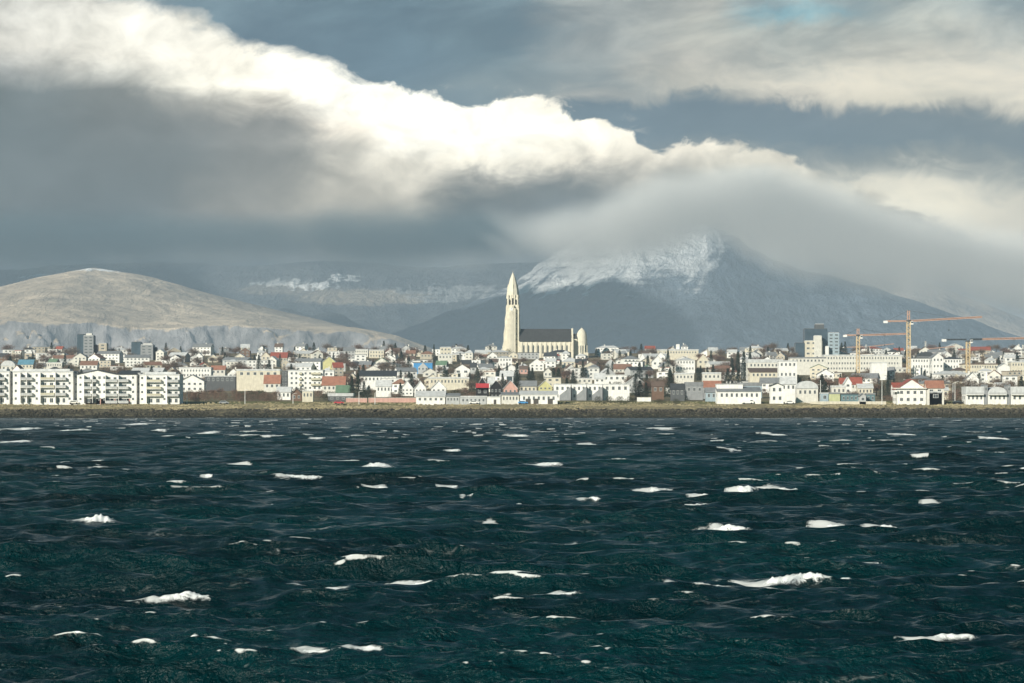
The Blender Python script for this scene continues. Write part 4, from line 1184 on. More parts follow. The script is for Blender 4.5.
K('house', 'small black-roofed annex right of the white gable house', 'house', 470.4, 476.4, 376, 367, 363, 'gx', 'palegrey', 'r_dark', (1, 1))
K('long_house', 'long cream terrace with dark windows above the shore sheds', 'terrace', 428.5, 469, 390, 378.6, 377, 'flat', 'cream', 'r_pale', (11, 1), land='the long cream terrace')
for i, (l, r, lab) in enumerate(((401, 413, 'leftmost white gable house of three above the pink wall'), (414.5, 426, 'middle white gable house of three above the pink wall'), (431, 446, 'white gable house in front of the long cream terrace'))):
    K('house', lab, 'house', l, r, 396 + (i % 2), 388.5, 381, 'gy', 'white', 'r_pale', (3, 2))
o = K('house', 'black gable house with bright red ground floor in the shore row', 'house', 476, 488.6, 399, 388, 377.5, 'gy', 'black', 'r_pale', (2, 1), land='the black and red gable house', D=11)
sb = Y_of(399) / FPX
MB().box(-6.4 * sb, 6.8 * sb, -2.2, -.01, 5.3, 7.4).build('red_porch', pm('redwall'), o)
K('house', 'tall black gable house right of the black and red one', 'house', 490, 502, 400, 388, 381, 'gy', 'black', 'r_dark', (3, 2), land='the black gable house', D=11)
o = K('house', 'salmon and white gable house right of the black gable house', 'house', 503.5, 517.5, 400, 388.5, 380.8, 'gy', 'pink', 'r_pale', (3, 2), land='the salmon gable house', D=11)
K('house', 'white-roofed annex stepping up behind the black and red house', 'house', 488, 494.5, 392, 383, 377.8, 'gx', 'white', 'r_pale', (1, 1))
K('shed', 'long low white shed with pale sloping roof left of the carport', 'shed', 416, 445, 403, 396.4, 391.4, 'gx', 'white', 'r_pale', (5, 1), land='the long low white shed')
K('shed', 'low grey shed with dark doors on the shore right of the long white shed', 'shed', 446, 459.5, 403.6, 396, 393.6, 'shed', 'palegrey', 'r_grey', (4, 1), land='the low grey shed')
K('shed', 'grey and white boathouse with white roof in front of the black and red house', 'boathouse', 460, 486.5, 404, 397.4, 395.8, 'flat', 'palegrey', 'r_pale', (6, 1), land='the grey boathouse')
K('garage', 'plain white box garage on the shore below the black gable house', 'garage', 487, 500.5, 404.4, 397.2, 396.6, 'flat', 'white', 'r_pale', (0, 0), land='the white box garage', door=True)
K('house', 'low white house with sloped white roof by the shore, left of the garage row', 'house', 501.5, 519, 403, 394.8, 392.6, 'shed', 'offwhite', 'r_grey', (5, 1))
o = K('long_house', 'low white garage row with dark doors on the shore below the church', 'garage row', 520, 557.5, 404, 394.6, 391.2, 'gx', 'white', 'r_pale', (7, 1), land='the white garage row')
for k in (-4.6, -1.2, 5): place('door', DOOR, o, (k, 0, 0), (2.2, 1, 2.3))
K('house', 'yellow gable house behind the white garage row', 'house', 538.5, 552, 395, 386.5, 380.6, 'gy', 'yellow', 'r_pale', (3, 2), land='the yellow gable house')
K('house', 'cream house with grey roof left of the yellow gable house', 'house', 519, 536.5, 393, 386, 381, 'gx', 'cream', 'r_grey', (4, 1))
# terraced white row with lean-to roofs
Yt = Y_of(400.5); st_ = Yt / FPX
for i, (l, r) in enumerate(((554, 571), (571.6, 586.5), (587, 602.5), (603, 629.5))):
    nm = ['first', 'second', 'third', 'last and longest'][i]
    o = K('terraced_house', nm + ' house from the left in the white flat-roofed terrace right of centre', 'terraced house', l, r, 400.5, 384.8, 383.8, 'flat', 'white', 'r_pale', (3, 2) if i < 3 else (4, 1), D=9, group='white terraced houses by the shore')
    if i < 3:
        w = (r - l) * st_ / 2
        MB().prism_y([(-w * .35, 0), (w * .96, 0), (w * .96, 6.4), (-w * .35, 2.4)], -3.6, -.01).build('lean_to', pm('grey'), o)
LAND.append(('the white terrace', 590, 396))
K('house', 'white flat-roofed house with wide front above the white terrace', 'house', 596, 627, 385, 375.6, 374.6, 'flat', 'white', 'r_pale', (5, 1), land='the wide white house above the terrace')
K('house', 'low white house left of the wide one above the terrace', 'house', 577, 592, 384, 378.6, 377.8, 'flat', 'offwhite', 'r_pale', (3, 1))
K('house', 'house with long faded terracotta roof on the slope right of the church', 'house', 614, 631.5, 373, 369, 364.2, 'gx', 'offwhite', 'r_rust', (4, 1), land='the faded terracotta roof')
K('house', 'white twin-gable house just below the nave', 'house', 529.5, 544, 371, 364.2, 358.4, 'gy', 'white', 'r_grey', (3, 2), land='the white gable below the nave')
K('house', 'cream hip-roofed house below the apse', 'house', 562, 579.5, 368, 361.8, 357.4, 'hip', 'cream', 'r_pale', (4, 1), land='the hip-roofed house below the apse')
K('house', 'small white gable house left of the brown trees below the nave', 'house', 543.5, 552, 379, 372, 368, 'gy', 'offwhite', 'r_grey', (2, 1))
K('house', 'white building with blue-grey windows under the church tower', 'house', 496, 512, 368, 357.8, 356, 'hip', 'white', 'r_pale', (5, 2), land='the white house under the tower')
K('house', 'reddish-walled small house below the nave', 'house', 519.5, 528, 374, 369, 366, 'gx', 'pink', 'r_brown', (2, 1))
# right of centre
o = K('long_house', 'long cream building with many windows on the skyline right of the church', 'building', 657, 698.5, 360, 350.6, 349.2, 'flat', 'cream', 'r_pale', (14, 1), land='the long cream skyline building')
MB().box(-1.5, 1.5, 2, 5, 0, 4.2).build('roof_hut', pm('white'), o, ((678 - 677.7) * Y_of(360) / FPX, 0, (360 - 349) * Y_of(360) / FPX))
K('house', 'bright white two-storey house in front of the long cream skyline building', 'house', 676, 695, 373, 360.2, 357.8, 'hip', 'white', 'r_pale', (6, 2), land='the bright white two-storey house')
K('house', 'white gabled house between the bright white house and the dark spruce', 'house', 697.5, 708.5, 368, 360, 354, 'gy', 'cream', 'r_rust', (2, 1))
K('house', 'white house with pale roof at the left end of the long cream skyline building', 'house', 652, 663, 369, 361.4, 355.6, 'gy', 'white', 'r_grey', (2, 1))
K('house', 'white bungalow at the left below the bright white house', 'house', 675, 694, 384, 374.4, 372.8, 'flat', 'offwhite', 'r_pale', (5, 1))
K('house', 'white flat house left of the dark pines right of centre', 'house', 703, 721, 385, 374, 372.2, 'flat', 'offwhite', 'r_pale', (4, 1))
K('house', 'grey house with dark openings left of the orange-roofed bungalow', 'house', 685.5, 703, 400, 386, 382, 'flat', 'grey', 'r_grey', (3, 1), land='the grey shaded house')
K('house', 'dark brown house near the shore, right of centre, its shadow painted in', 'house', 652, 664, 400, 386, 382, 'gx', 'brown', 'r_brown', (2, 1), land='the dark brown house')  # dark brown colours stand in for the shadow over this house
K('house', 'black-roofed house beside the dark brown one near the shore, its shadow painted in', 'house', 671, 684.5, 401, 389, 384, 'gx', 'darkgrey', 'r_dark', (3, 1))  # dark wall and roof colours paint the shadow here too
K('house', 'bungalow with orange roof left of the big white house', 'house', 704, 721, 399, 387, 381.2, 'gx', 'grey', 'r_orange', (3, 1), land='the orange-roofed bungalow')
K('house', 'small blue-grey shed at the left side of the big white house', 'shed', 706, 716.5, 401.5, 392, 388, 'gx', 'paleblue', 'r_grey', (2, 1))
o = K('villa', 'big white villa with low grey front roof on the right shore', 'villa', 717.5, 761, 403, 391.5, 387.5, 'shed', 'white', 'r_grey', (8, 1), D=8, land='the big white villa')
sb = Y_of(403) / FPX
MB().box(-21.5 * sb, 4.6 * sb, 5, 12, 0, 19 * sb * .98).build('upper_storey', pm('white'), o)
MB().box(-21.9 * sb, 5 * sb, 4.8, 12.3, 19 * sb * .98, 19 * sb * .98 + .3).build('upper_roof', pm('r_pale'), o)
K('house', 'blue-grey flat house behind the right end of the big white villa', 'house', 739, 762, 398, 386, 382.4, 'flat', 'paleblue', 'r_grey', (4, 1))
o = K('house', 'steep white gable house with tall front by the right shore', 'house', 770.5, 783.5, 404, 386, 383.4, 'gy', 'white', 'r_dark', (2, 2), land='the tall white gable house')
K('terrace', 'large modern white building with stepped flat roofs right of the dark pines', 'building', 748, 783, 385, 362.6, 359.2, 'flat', 'offwhite', 'r_pale', (9, 2), land='the stepped modern building')
K('terrace', 'grey-white lower block left of the stepped modern building', 'building', 742, 765, 379, 363.8, 362.8, 'flat', 'palegrey', 'r_grey', (6, 2))
K('terrace', 'pinkish lower terrace in front of the stepped modern building', 'terrace', 750, 790, 388, 372.2, 368, 'shed', 'cream', 'r_brown', (9, 1))
K('office', 'white block with a dark ground-floor band right of the stepped modern building', 'office', 779, 797, 392, 361.6, 360.4, 'flat', 'white', 'r_pale', (4, 3), land='the dark-banded white block')
K('villa', 'white house with rounded white roof and dark porch near the flagpole', 'house', 797, 818, 402.5, 388.5, 380.8, 'arch', 'offwhite', 'r_pale', (4, 1), land='the rounded white roof')
K('house', 'white house cut by bare trees left of the rounded white roof', 'house', 781, 796, 402, 383.6, 377, 'gx', 'white', 'r_pale', (3, 1))
# hospital area
K('hospital', 'long cream three-storey hospital wing behind the cranes', 'hospital', 824, 902, 372, 356, 354.6, 'flat', 'offwhite', 'r_pale', (26, 3), D=14, land='the long cream hospital')
K('office', 'lower white wing with dark window slots under the glass office tower', 'office', 790, 826, 375, 358.4, 357, 'flat', 'offwhite', 'r_grey', (9, 1))
K('office', 'plain white box building right of the yellow crane mast', 'office', 871.5, 887, 380, 363.2, 362.2, 'flat', 'white', 'r_pale', (0, 0), land='the plain white box')
K('hospital', 'bright white hospital block with one front gable behind the tallest crane', 'hospital', 911.5, 932, 376, 358.6, 357.4, 'flat', 'white', 'r_dark', (7, 3), D=14, land='the bright white hospital')
K('hospital', 'white gabled middle part of the bright hospital', 'hospital', 932.4, 943.4, 377, 357.6, 353, 'gy', 'white', 'r_grey', (3, 3), D=14)
K('hospital', 'white right wing of the bright hospital with a dark roof', 'hospital', 943.8, 962, 376, 359, 356.6, 'hip', 'white', 'r_dark', (6, 3), D=14)
K('hall', 'dark domed roof hall rising behind the bright white hospital', 'hall', 918.5, 935, 368, 356.4, 351.8, 'arch', 'grey', 'r_dark', (0, 0))
K('office', 'long cream building with two rows of windows near the right edge', 'building', 962.5, 998, 376.5, 364.6, 363.4, 'flat', 'cream', 'r_brown', (13, 2), land='the long cream building by the right edge')
K('house', 'plain white gable end standing right of the long cream building', 'building', 998, 1010, 378, 367, 363.6, 'gy', 'white', 'r_pale', (0, 0), land='the plain white gable')
K('office', 'cream block with windows cut by the right edge of the photo', 'building', 1011, 1032, 376, 362.4, 361.2, 'flat', 'cream', 'r_pale', (7, 2))
K('house', 'white stepped rooftop building above the plain white gable', 'building', 1005, 1016.5, 366, 357.6, 354.6, 'gx', 'white', 'r_pale', (2, 1))
K('house', 'long house with bright red roof in the middle of the right slope', 'house', 851, 862, 393, 383.8, 377.6, 'gx', 'offwhite', 'r_red', (3, 1), land='the bright red roofs')
K('house', 'small bright red roof left of the white gable on the right slope', 'house', 840, 846, 392, 383.4, 378.2, 'gx', 'offwhite', 'r_red', (1, 1))
K('house', 'tall narrow white gable house between two bright red roofs', 'house', 844.5, 851.5, 394, 383, 377.4, 'gy', 'white', 'r_pale', (1, 2))
K('house', 'low white house left of the white gable among the red roofs', 'house', 832, 846, 397, 387.4, 385.4, 'flat', 'offwhite', 'r_pale', (3, 1))
K('house', 'cream house with pale gable right of the bright red roof', 'house', 858, 873, 396, 388, 384.2, 'gx', 'cream', 'r_pale', (4, 1))
K('shed', 'small pale blue shed at the left end of the cream shore wall', 'shed', 821, 828.5, 402.8, 393.6, 392.6, 'flat', 'paleblue', 'r_pale', (1, 1), land='the pale blue shed')
K('shed', 'pale yellow-green shed on the cream shore wall', 'shed', 829, 840, 402.8, 394, 392.4, 'flat', 'lime', 'r_grey', (0, 0))
K('shed', 'long dark teal shed in the middle of the cream shore wall', 'shed', 841, 858.5, 402.8, 394.4, 393.2, 'flat', 'teal', 'r_dark', (4, 1), land='the long dark teal shed')
K('shed', 'pale grey shed right of the long dark teal shed', 'shed', 859.5, 866, 403, 396, 393.6, 'gy', 'palegrey', 'r_grey', (1, 1))
K('shed', 'short teal shed at the right part of the cream shore wall', 'shed', 866.5, 875, 402.8, 394.6, 393.2, 'flat', 'teal', 'r_grey', (2, 1))
# big white house with red roof
o = K('villa', 'big white house with dark red gable roof and upper terrace on the right shore', 'villa', 897, 926, 404, 389, 379.4, 'gy', 'white', 'r_red', (4, 2), land='the big white house with red roof', D=12)
sb = Y_of(404) / FPX
MB().box(-18 * sb, -14.6 * sb, -1.5, 8, 5.2, 6.0).build('balcony', pm('white'), o)
MB().box(-18 * sb, -17.6 * sb, -1.5, -1.1, 0, 5.2).build('balcony_post', pm('white'), o)
MB().box(-18.2 * sb, 14.9 * sb, -.9, -.01, 6.6, 7.0).build('eaves_band', pm('offwhite'), o)
K('villa', 'white house with bright red roof attached right of the big white one', 'villa', 926.6, 944, 403.6, 387.6, 381, 'gx', 'offwhite', 'r_orange', (2, 1))
K('garage', 'low white garage wing in front of the bright red roof', 'garage', 929.5, 942, 404.2, 392.4, 391.2, 'flat', 'white', 'r_pale', (1, 1))
K('house', 'dark red roofed house behind the left side of the big white house', 'house', 893, 909, 397, 387, 383, 'gx', 'white', 'r_red', (3, 1))
# modern white houses at the right
for i, (l, r, lab) in enumerate(((966, 984, 'left one of the modern white houses with railed terraces near the right edge'), (988, 1007, 'middle modern white house with a curved roof near the right edge'), (1011, 1034, 'modern white house with terrace cut by the right edge of the photo'))):
    o = K('modern_house', lab, 'house', l, r, 404, 394, 386.6 if i != 1 else 386.8, 'flat' if i != 1 else 'arch', 'white', 'r_pale', (4, 1), D=10, group='modern white houses on the right shore')
    sb = Y_of(404) / FPX; w = (r - l) * sb / 2
    if i != 1:
        rf = [c for c in o.children if c.name.startswith('roof')][0]
        for c in [rf]: c.scale = (1, 1, 1)
    MB().box(-w, w * .9, -1.6, -.01, 3.9, 4.15).build('terrace_slab', pm('white'), o)
    MB().box(-w, w * .9, -1.6, -1.54, 4.16, 5.0).build('terrace_rail', pm('palegrey'), o)
LAND.append(('the modern white houses', 990, 396))
K('house', 'grey concrete tower house between the two left modern white houses', 'house', 984.3, 987.7, 403.8, 385.4, 385, 'flat', 'grey', 'r_grey', (1, 1), D=8)
K('house', 'grey concrete stair block beside the modern house at the right edge', 'house', 1007.4, 1010.6, 403.8, 385.4, 385, 'flat', 'grey', 'r_grey', (1, 1), D=8)
K('house', 'tiny pale cabin right of the big house with red roof', 'cabin', 943, 948.5, 400, 390.2, 387.6, 'gx', 'cream', 'r_pale', (1, 1))


# ------------------------------------------------------------------ cranes
def lattice(b, p0, p1, hw, step, rc=.16, rd=.09, up=Vector((0, 1, 0)), tri=False):
    p0 = Vector(p0); p1 = Vector(p1); d = (p1 - p0); L = d.length; d.normalize()
    u = d.cross(up).normalized(); v = u.cross(d).normalized()
    cs = [u * hw + v * hw, -u * hw + v * hw, -u * hw - v * hw, u * hw - v * hw] if not tri else [v * -hw + u * hw * .7, v * -hw - u * hw * .7, v * hw]
    n = max(2, int(L / step)); m_ = len(cs)
    for c in cs: b.bar(p0 + c, p1 + c, rc, 4)
    for k in range(n):
        a = p0 + d * L * k / n; e = p0 + d * L * (k + 1) / n
        for i in range(m_):
            j = (i + 1) % m_
            b.bar(a + cs[i], e + cs[j] if k % 2 else a + cs[j], rd, 3); b.bar(a + (cs[j] if k % 2 else cs[i]), e + (cs[i] if k % 2 else cs[j]), rd, 3)
    return b

def crane(label, mast, base, mtop, apex, jib0, jib1, cols, flat=False, k=1.0, row=372, jrow=None, dark_part=0.0):
    Y = Y_of(row); s = Y / FPX; zb = float(ground_z(0, Y)); x = lambda px: (px - mast) * s; z = lambda r_: Z_of(r_, Y) - zb
    rt = thing('tower_crane', (X_of(mast, Y), Y, zb), label, 'crane', 'tower cranes on the right skyline')
    cm, cj = cols
    MB().box(-3, 3, -3, 3, -1, .9).build('base', M_CONC, rt)
    lattice(MB(), (0, 0, .9), (0, 0, z(mtop)), .95 * k, 2.0, .24 * k, .13 * k).build('mast', cm, rt)
    MB().lathe([(1.3 * k, z(mtop)), (1.5 * k, z(mtop) + .3), (1.5 * k, z(mtop) + .8), (1.2 * k, z(mtop) + 1.0)], 14).build('slewing_ring', M_STEELD, rt)
    side = 1 if jib1 > mast else -1
    jr0, jr1 = jrow
    zt = z(mtop) + 1.6
    zend = z(jr1); zs = z(jr0)
    j = MB()
    if dark_part:
        xm = x(mast + (jib1 - mast) * dark_part)
        lattice(MB(), (side * 1.2, 0, zs), (xm, 0, zs + (zend - zs) * dark_part), .6 * k, 1.9, .2 * k, .12 * k, tri=True).build('jib_root', M_STEELD, rt)
        lattice(j, (xm, 0, zs + (zend - zs) * dark_part), (x(jib1), 0, zend), .6 * k, 1.9, .2 * k, .12 * k, tri=True)
    else:
        lattice(j, (side * 1.2, 0, zs), (x(jib1), 0, zend), .6 * k, 1.9, .2 * k, .12 * k, tri=True)
    jb = j.build('jib', cj, rt)
    xe = x(jib1) * .55
    zh = zs + (zend - zs) * .55
    tr = MB().box(xe - .8, xe + .8, -.6, .6, zh - 1.0, zh - .65).build('trolley', M_STEELD, jb)
    MB().bar((xe, 0, zh - 1), (xe, 0, zh - 7), .06, 4).box(xe - .3, xe + .3, -.2, .2, zh - 8, zh - 7).build('hook_block', M_STEELD, jb)
    slope = (zend - zs) / max(1, abs(x(jib1)))
    zc = zs - slope * abs(x(jib0)) * .2
    lattice(MB(), (-side * 1.2, 0, zs), (x(jib0), 0, zc), .5 * k, 1.9, .18 * k, .1 * k, tri=True).build('counter_jib', cj if not dark_part else M_STEELD, rt)
    MB().box(x(jib0) - 1.2 * k, x(jib0) + 1.2 * k, -.8, .8, zc - 1.1 * k, zc + .3).build('counterweight', M_WHITEP if not flat else pm('white'), rt)
    cb = MB().box(side * 1.3, side * 1.3 + side * 1.6, -2.0, -.5, zs - 2.4, zs - .2).build('cab', M_WHITEP, rt)
    MB().box(side * 1.3 + .1 * side, side * 1.3 + side * 1.5, -2.05, -2.0, zs - 1.5, zs - .5).build('cab_window', M_GLASS, cb)
    if not flat:
        ap = MB(); lattice(ap, (0, 0, z(mtop) + 1.0), (0, 0, z(apex)), .62 * k, 1.6, .2 * k, .1 * k)
        ap.build('apex', cj if k > 1 else cm, rt)
        MB().bar((0, 0, z(apex)), (x(jib1) * .62, 0, zs + (zend - zs) * .62 + .6), .1 * k, 4).build('tie_bar', M_STEELD, rt)
        MB().bar((0, 0, z(apex)), (x(jib0) * .9, 0, zc + .4), .1 * k, 4).build('tie_bar', M_STEELD, rt)
    return rt
Yel, Ora, Drk = M_STEELY, M_STEELR, M_STEELD
crane('tallest tower crane, yellow mast with a long orange jib reaching right, above the hospital', 908.5, 374, 321.5, 310.5, 885.5, 982, (Yel, Ora), k=1.15, row=380, jrow=(321.0, 317.0))
LAND.append(('the tallest crane', 908, 372))
crane('yellow-masted tower crane left of the tallest one, with white counterweight', 858, 374, 336, 328.5, 845, 906, (Yel, Ora), k=1.1, row=378, jrow=(335.2, 333.8))
LAND.append(('the left yellow crane', 858, 374))
crane('flat-topped tower crane with dark jib root and orange jib leaving at the right edge', 968, 376, 342, 338, 944, 1052, (Yel, Ora), flat=True, k=1.2, row=380, jrow=(339.5, 337.6), dark_part=.17)
LAND.append(('the flat-topped crane', 968, 376))
crane('small distant tower crane just right of the tallest one', 925.5, 360, 349.6, 341.0, 915, 955, (pm('offwhite'), Ora), k=.75, row=356, jrow=(349.0, 346.2))
crane('small distant tower crane behind the left yellow crane, with a red jib', 866, 360, 348.6, 344.6, 843, 894, (pm('offwhite'), Ora), k=.7, row=356, jrow=(346.8, 343.8))
crane('distant tower crane cut by the right edge of the photo', 1023, 366, 350.5, 344.6, 1011.5, 1046, (pm('offwhite'), Drk), k=.85, row=358, jrow=(350.0, 349.0))


# ------------------------------------------------------------------ posts, vehicles
def lamp_post(px, base, top, label, cat='street lamp'):
    Y = Y_of(base); s = Y / FPX; z0 = float(ground_z(X_of(px, Y), Y)) - .2; h = (base - top) * s
    rt = thing('street_lamp', (X_of(px, Y), Y, z0), label, cat, 'lamp posts along the shore road')
    MB().bar((0, 0, 0), (0, 0, h), .16, 8, .09).build('pole', M_WHITEP, rt)
    MB().bar((0, 0, h - .1), (1.2, -.3, h + .25), .06, 6).build('arm', M_WHITEP, rt)
    MB().box(1.0, 1.8, -.5, -.15, h + .18, h + .34).build('lamp_head', M_CONC, rt)
for px, top, w in ((136, 390, 'between the gabled and the rightmost apartment blocks'), (187, 389, 'beside the brown shrubs right of the apartments'), (245, 388, 'in front of the large cream hall'),
                   (293, 392, 'below the white flats with balconies'), (359, 390, 'in front of the dark pines'), (375, 391, 'right of the dark pines by the pink wall'),
                   (500, 393, 'right of the white box garage'), (882, 374, 'tall and pale right of the teal sheds'), (955, 380, 'right of the big house with red roof')):
    lamp_post(px, 402.8 if px < 700 else 403, top, 'slender pale lamp post ' + w)
def pole(px, base, top, label):
    Y = Y_of(base); s = Y / FPX; z0 = float(ground_z(X_of(px, Y), Y)) - .2; h = (base - top) * s
    rt = thing('flagpole', (X_of(px, Y), Y, z0), label, 'flagpole')
    MB().bar((0, 0, 0), (0, 0, h), .17, 8, .1).build('pole', M_WHITEP, rt)
    MB().lathe([(0.02, h), (.2, h + .15), (.2, h + .3), (.02, h + .42)], 8).build('finial', M_WHITEP, rt)
pole(820.5, 402.5, 380, 'bare white flagpole right of the rounded white roof')
pole(953, 402.5, 383, 'bare white flagpole left of the modern white houses')

def vehicle(px, base, L, H, col, label, name='parked_car', rz=0, cat='car'):
    Y = Y_of(base); Y = min(Y, 1104); X = X_of(px, Y); z0 = float(ground_z(X, Y)) + .25
    rt = thing(name, (X, Y, z0), label, cat, 'vehicles parked by the shore', rz)
    m_ = mat('car_paint_' + col, PAL[col], .35, .05)
    b = MB(); hl = L / 2; w = .9
    if name == 'parked_car':
        b.prism_y([(-hl, .35), (hl, .35), (hl, .8), (hl * .62, .95), (hl * .3, H), (-hl * .55, H), (-hl * .85, .95), (-hl, .85)], -w, w)
        b.build('body', m_, rt)
        MB().prism_y([(-hl * .78, .98), (hl * .52, .98), (hl * .27, H - .08), (-hl * .52, H - .08)], -w - .01, w + .01).build('window', M_GLASS, rt)
    else:
        b.prism_y([(-hl, .4), (hl, .4), (hl, 1.2), (hl * .78, H), (-hl, H)], -w, w)
        b.build('body', m_, rt)
        MB().prism_y([(hl * .45, 1.25), (hl * .95, 1.25), (hl * .76, H - .15), (hl * .45, H - .15)], -w - .01, w + .01).build('window', M_GLASS, rt)
    wh = MB().lathe([(.02, -.11), (.34, -.11), (.34, .11), (.02, .11)], 12).mesh('wheel', M_TYRE)
    for sx_ in (-.62, .62):
        for sy_ in (-w, w):
            o = place('wheel', wh, rt, (sx_ * hl, sy_, .34)); o.rotation_euler = (math.pi / 2, 0, 0)
    RECTS.append((px - 3, px + 3, base - 3, base, Y))
vehicle(747.5, 403.4, 5.2, 1.9, 'white', 'white van parked below the big white villa', 'parked_van', cat='van')
vehicle(74, 404.6, 4.3, 1.45, 'offwhite', 'pale car parked below the tiny white kiosk')
vehicle(474, 404.8, 4.3, 1.45, 'white', 'white car parked in front of the grey boathouse')
vehicle(523, 404.6, 4.2, 1.4, 'blue', 'blue car parked at the left end of the white garage row')
vehicle(790, 404.4, 4.4, 1.45, 'white', 'white car parked left of the rounded white roof')
vehicle(339, 403.6, 4.3, 1.45, 'redwall', 'dark red car parked under the white canopy')
vehicle(958, 404, 4.3, 1.5, 'black', 'black car parked by the flagpole left of the modern houses')
vehicle(224, 404.2, 4.3, 1.5, 'grey', 'grey car parked on the grass in front of the dark-fronted hall')


# ------------------------------------------------------------------ trees
def bare_tree_meshes(seed, spread, m_):
    rs = random.Random(seed); tr = MB(); tw = MB()
    def grow(p, d, L, r, lev):
        q = p + d * L
        tr.bar(p, q, r, 5 if lev < 2 else 3, r * .62)
        if lev >= 4:
            return
        for k in range(3 if lev < 3 else 3):
            nd = (d + Vector((rs.uniform(-1, 1), rs.uniform(-1, 1), rs.uniform(-.25, .7))) * spread).normalized()
            grow(p + d * L * rs.uniform(.55, 1.0), nd, L * rs.uniform(.6, .8), r * .55, lev + 1)
        if lev >= 2:
            for k in range(44):
                c = q + Vector((rs.gauss(0, 1), rs.gauss(0, 1), rs.gauss(.1, .8))) * L * .85
                e = Vector((rs.gauss(0, 1), rs.gauss(0, 1), rs.gauss(.5, 1))).normalized() * rs.uniform(.03, .07)
                s_ = Vector((rs.gauss(0, 1), rs.gauss(0, 1), rs.gauss(0, 1))).normalized() * .0085
                tw.poly([c - s_, c + s_, c + e + s_ * .3, c + e - s_ * .3])
    grow(Vector((0, 0, -.03)), Vector((0, 0, 1)), .34, .026, 0)
    return tr.mesh('trunk', M_BARK), tw.mesh('crown', m_)

def conifer_meshes(seed, wide):
    rs = random.Random(seed); tw = MB()
    tr = MB().bar((0, 0, -.03), (0, 0, .92), .022, 6, .004)
    n = 1700
    for k in range(n):
        h = .08 + .92 * (rs.random() ** 1.25)
        R = wide * (1.03 - h) * (.75 + .5 * math.sin(h * 40 + seed) * .3 + .2 * rs.random())
        t = rs.uniform(0, 6.283); rr = R * rs.uniform(.35, 1.05)
        c = Vector((rr * math.cos(t), rr * math.sin(t), h - rr * .25))
        o_ = Vector((math.cos(t), math.sin(t), -.35)) * rs.uniform(.02, .05)
        s_ = Vector((-math.sin(t), math.cos(t), rs.uniform(-.3, .3))) * rs.uniform(.012, .024)
        tw.poly([c - s_, c + s_, c + o_ + s_ * .4, c + o_ - s_ * .4])
    return tr.mesh('trunk', M_BARK), tw.mesh('crown', M_NEEDLE)

def shrub_mesh(seed, m_):
    rs = random.Random(seed); tw = MB(); st = MB()
    for k in range(7):
        st.bar((0, 0, -.05), (rs.uniform(-.5, .5), rs.uniform(-.3, .3), rs.uniform(.4, .8)), .012, 3, .005)
    for k in range(900):
        t = rs.uniform(0, 6.283); h = rs.random(); R = .75 * math.sqrt(max(0.02, 1 - h * h * .9)) * rs.uniform(.2, 1.05)
        c = Vector((R * math.cos(t), R * math.sin(t), h * (.75 + .25 * rs.random())))
        a = Vector((rs.gauss(0, 1), rs.gauss(0, 1), rs.gauss(0, 1))).normalized() * .035
        e = Vector((rs.gauss(0, 1), rs.gauss(0, 1), rs.gauss(.4, 1))).normalized() * .06
        tw.poly([c - a, c + a, c + e])
    return st.mesh('stem', M_BARK), tw.mesh('foliage', m_)

BARE = [bare_tree_meshes(11, .75, M_TWIG), bare_tree_meshes(12, .9, M_TWIGR), bare_tree_meshes(13, .65, M_TWIG)]
CONI = [conifer_meshes(21, .30), conifer_meshes(22, .36)]
SHR = [shrub_mesh(31, M_TWIGR), shrub_mesh(32, M_HEDGE), shrub_mesh(33, M_TWIG)]
rt_ = random.Random(99)
SPOTS = []     # every plant: (kind, column, row, width, height)

def plant(kind, px, base, hpx, label, wpx=None, dark=False):
    Y = Y_of(base); s = Y / FPX; X = X_of(px, Y); z0 = float(ground_z(X, Y)) - .1
    h = hpx * s
    if kind == 'bare':
        tm, cm = rt_.choice(BARE); nm, cat, gr, parts = 'bare_tree', 'tree', 'bare trees among the houses', ('trunk', 'crown')
        k = .92; sx_ = (wpx * s / .95 / h) if wpx else 1.0
    elif kind == 'conifer':
        tm, cm = rt_.choice(CONI); nm, cat, gr, parts = 'conifer_tree', 'tree', 'conifers among the houses', ('trunk', 'crown'); k = 1.0
        sx_ = (wpx * s / .48 / h) if wpx else 1.0
    else:
        tm, cm = SHR[{'shrub': 0, 'hedge': 1, 'brown': 2}[kind]]; nm, cat, gr, parts = ('shrub', 'shrub', 'shrubs by the shore', ('stem', 'foliage')); k = 1.0
        sx_ = (wpx * s / 1.5 / h) if wpx else 1.0
    rt = thing(nm, (X, Y, z0), label, cat, gr, rt_.uniform(0, 6.28) if kind in ('bare', 'conifer') else 0)
    sc = (h * k * sx_, h * k * min(sx_, 1.6), h * k)
    place(parts[0], tm, rt, (0, 0, 0), sc); place(parts[1], cm, rt, (0, 0, 0), sc)
    SPOTS.append((px, base)); return rt

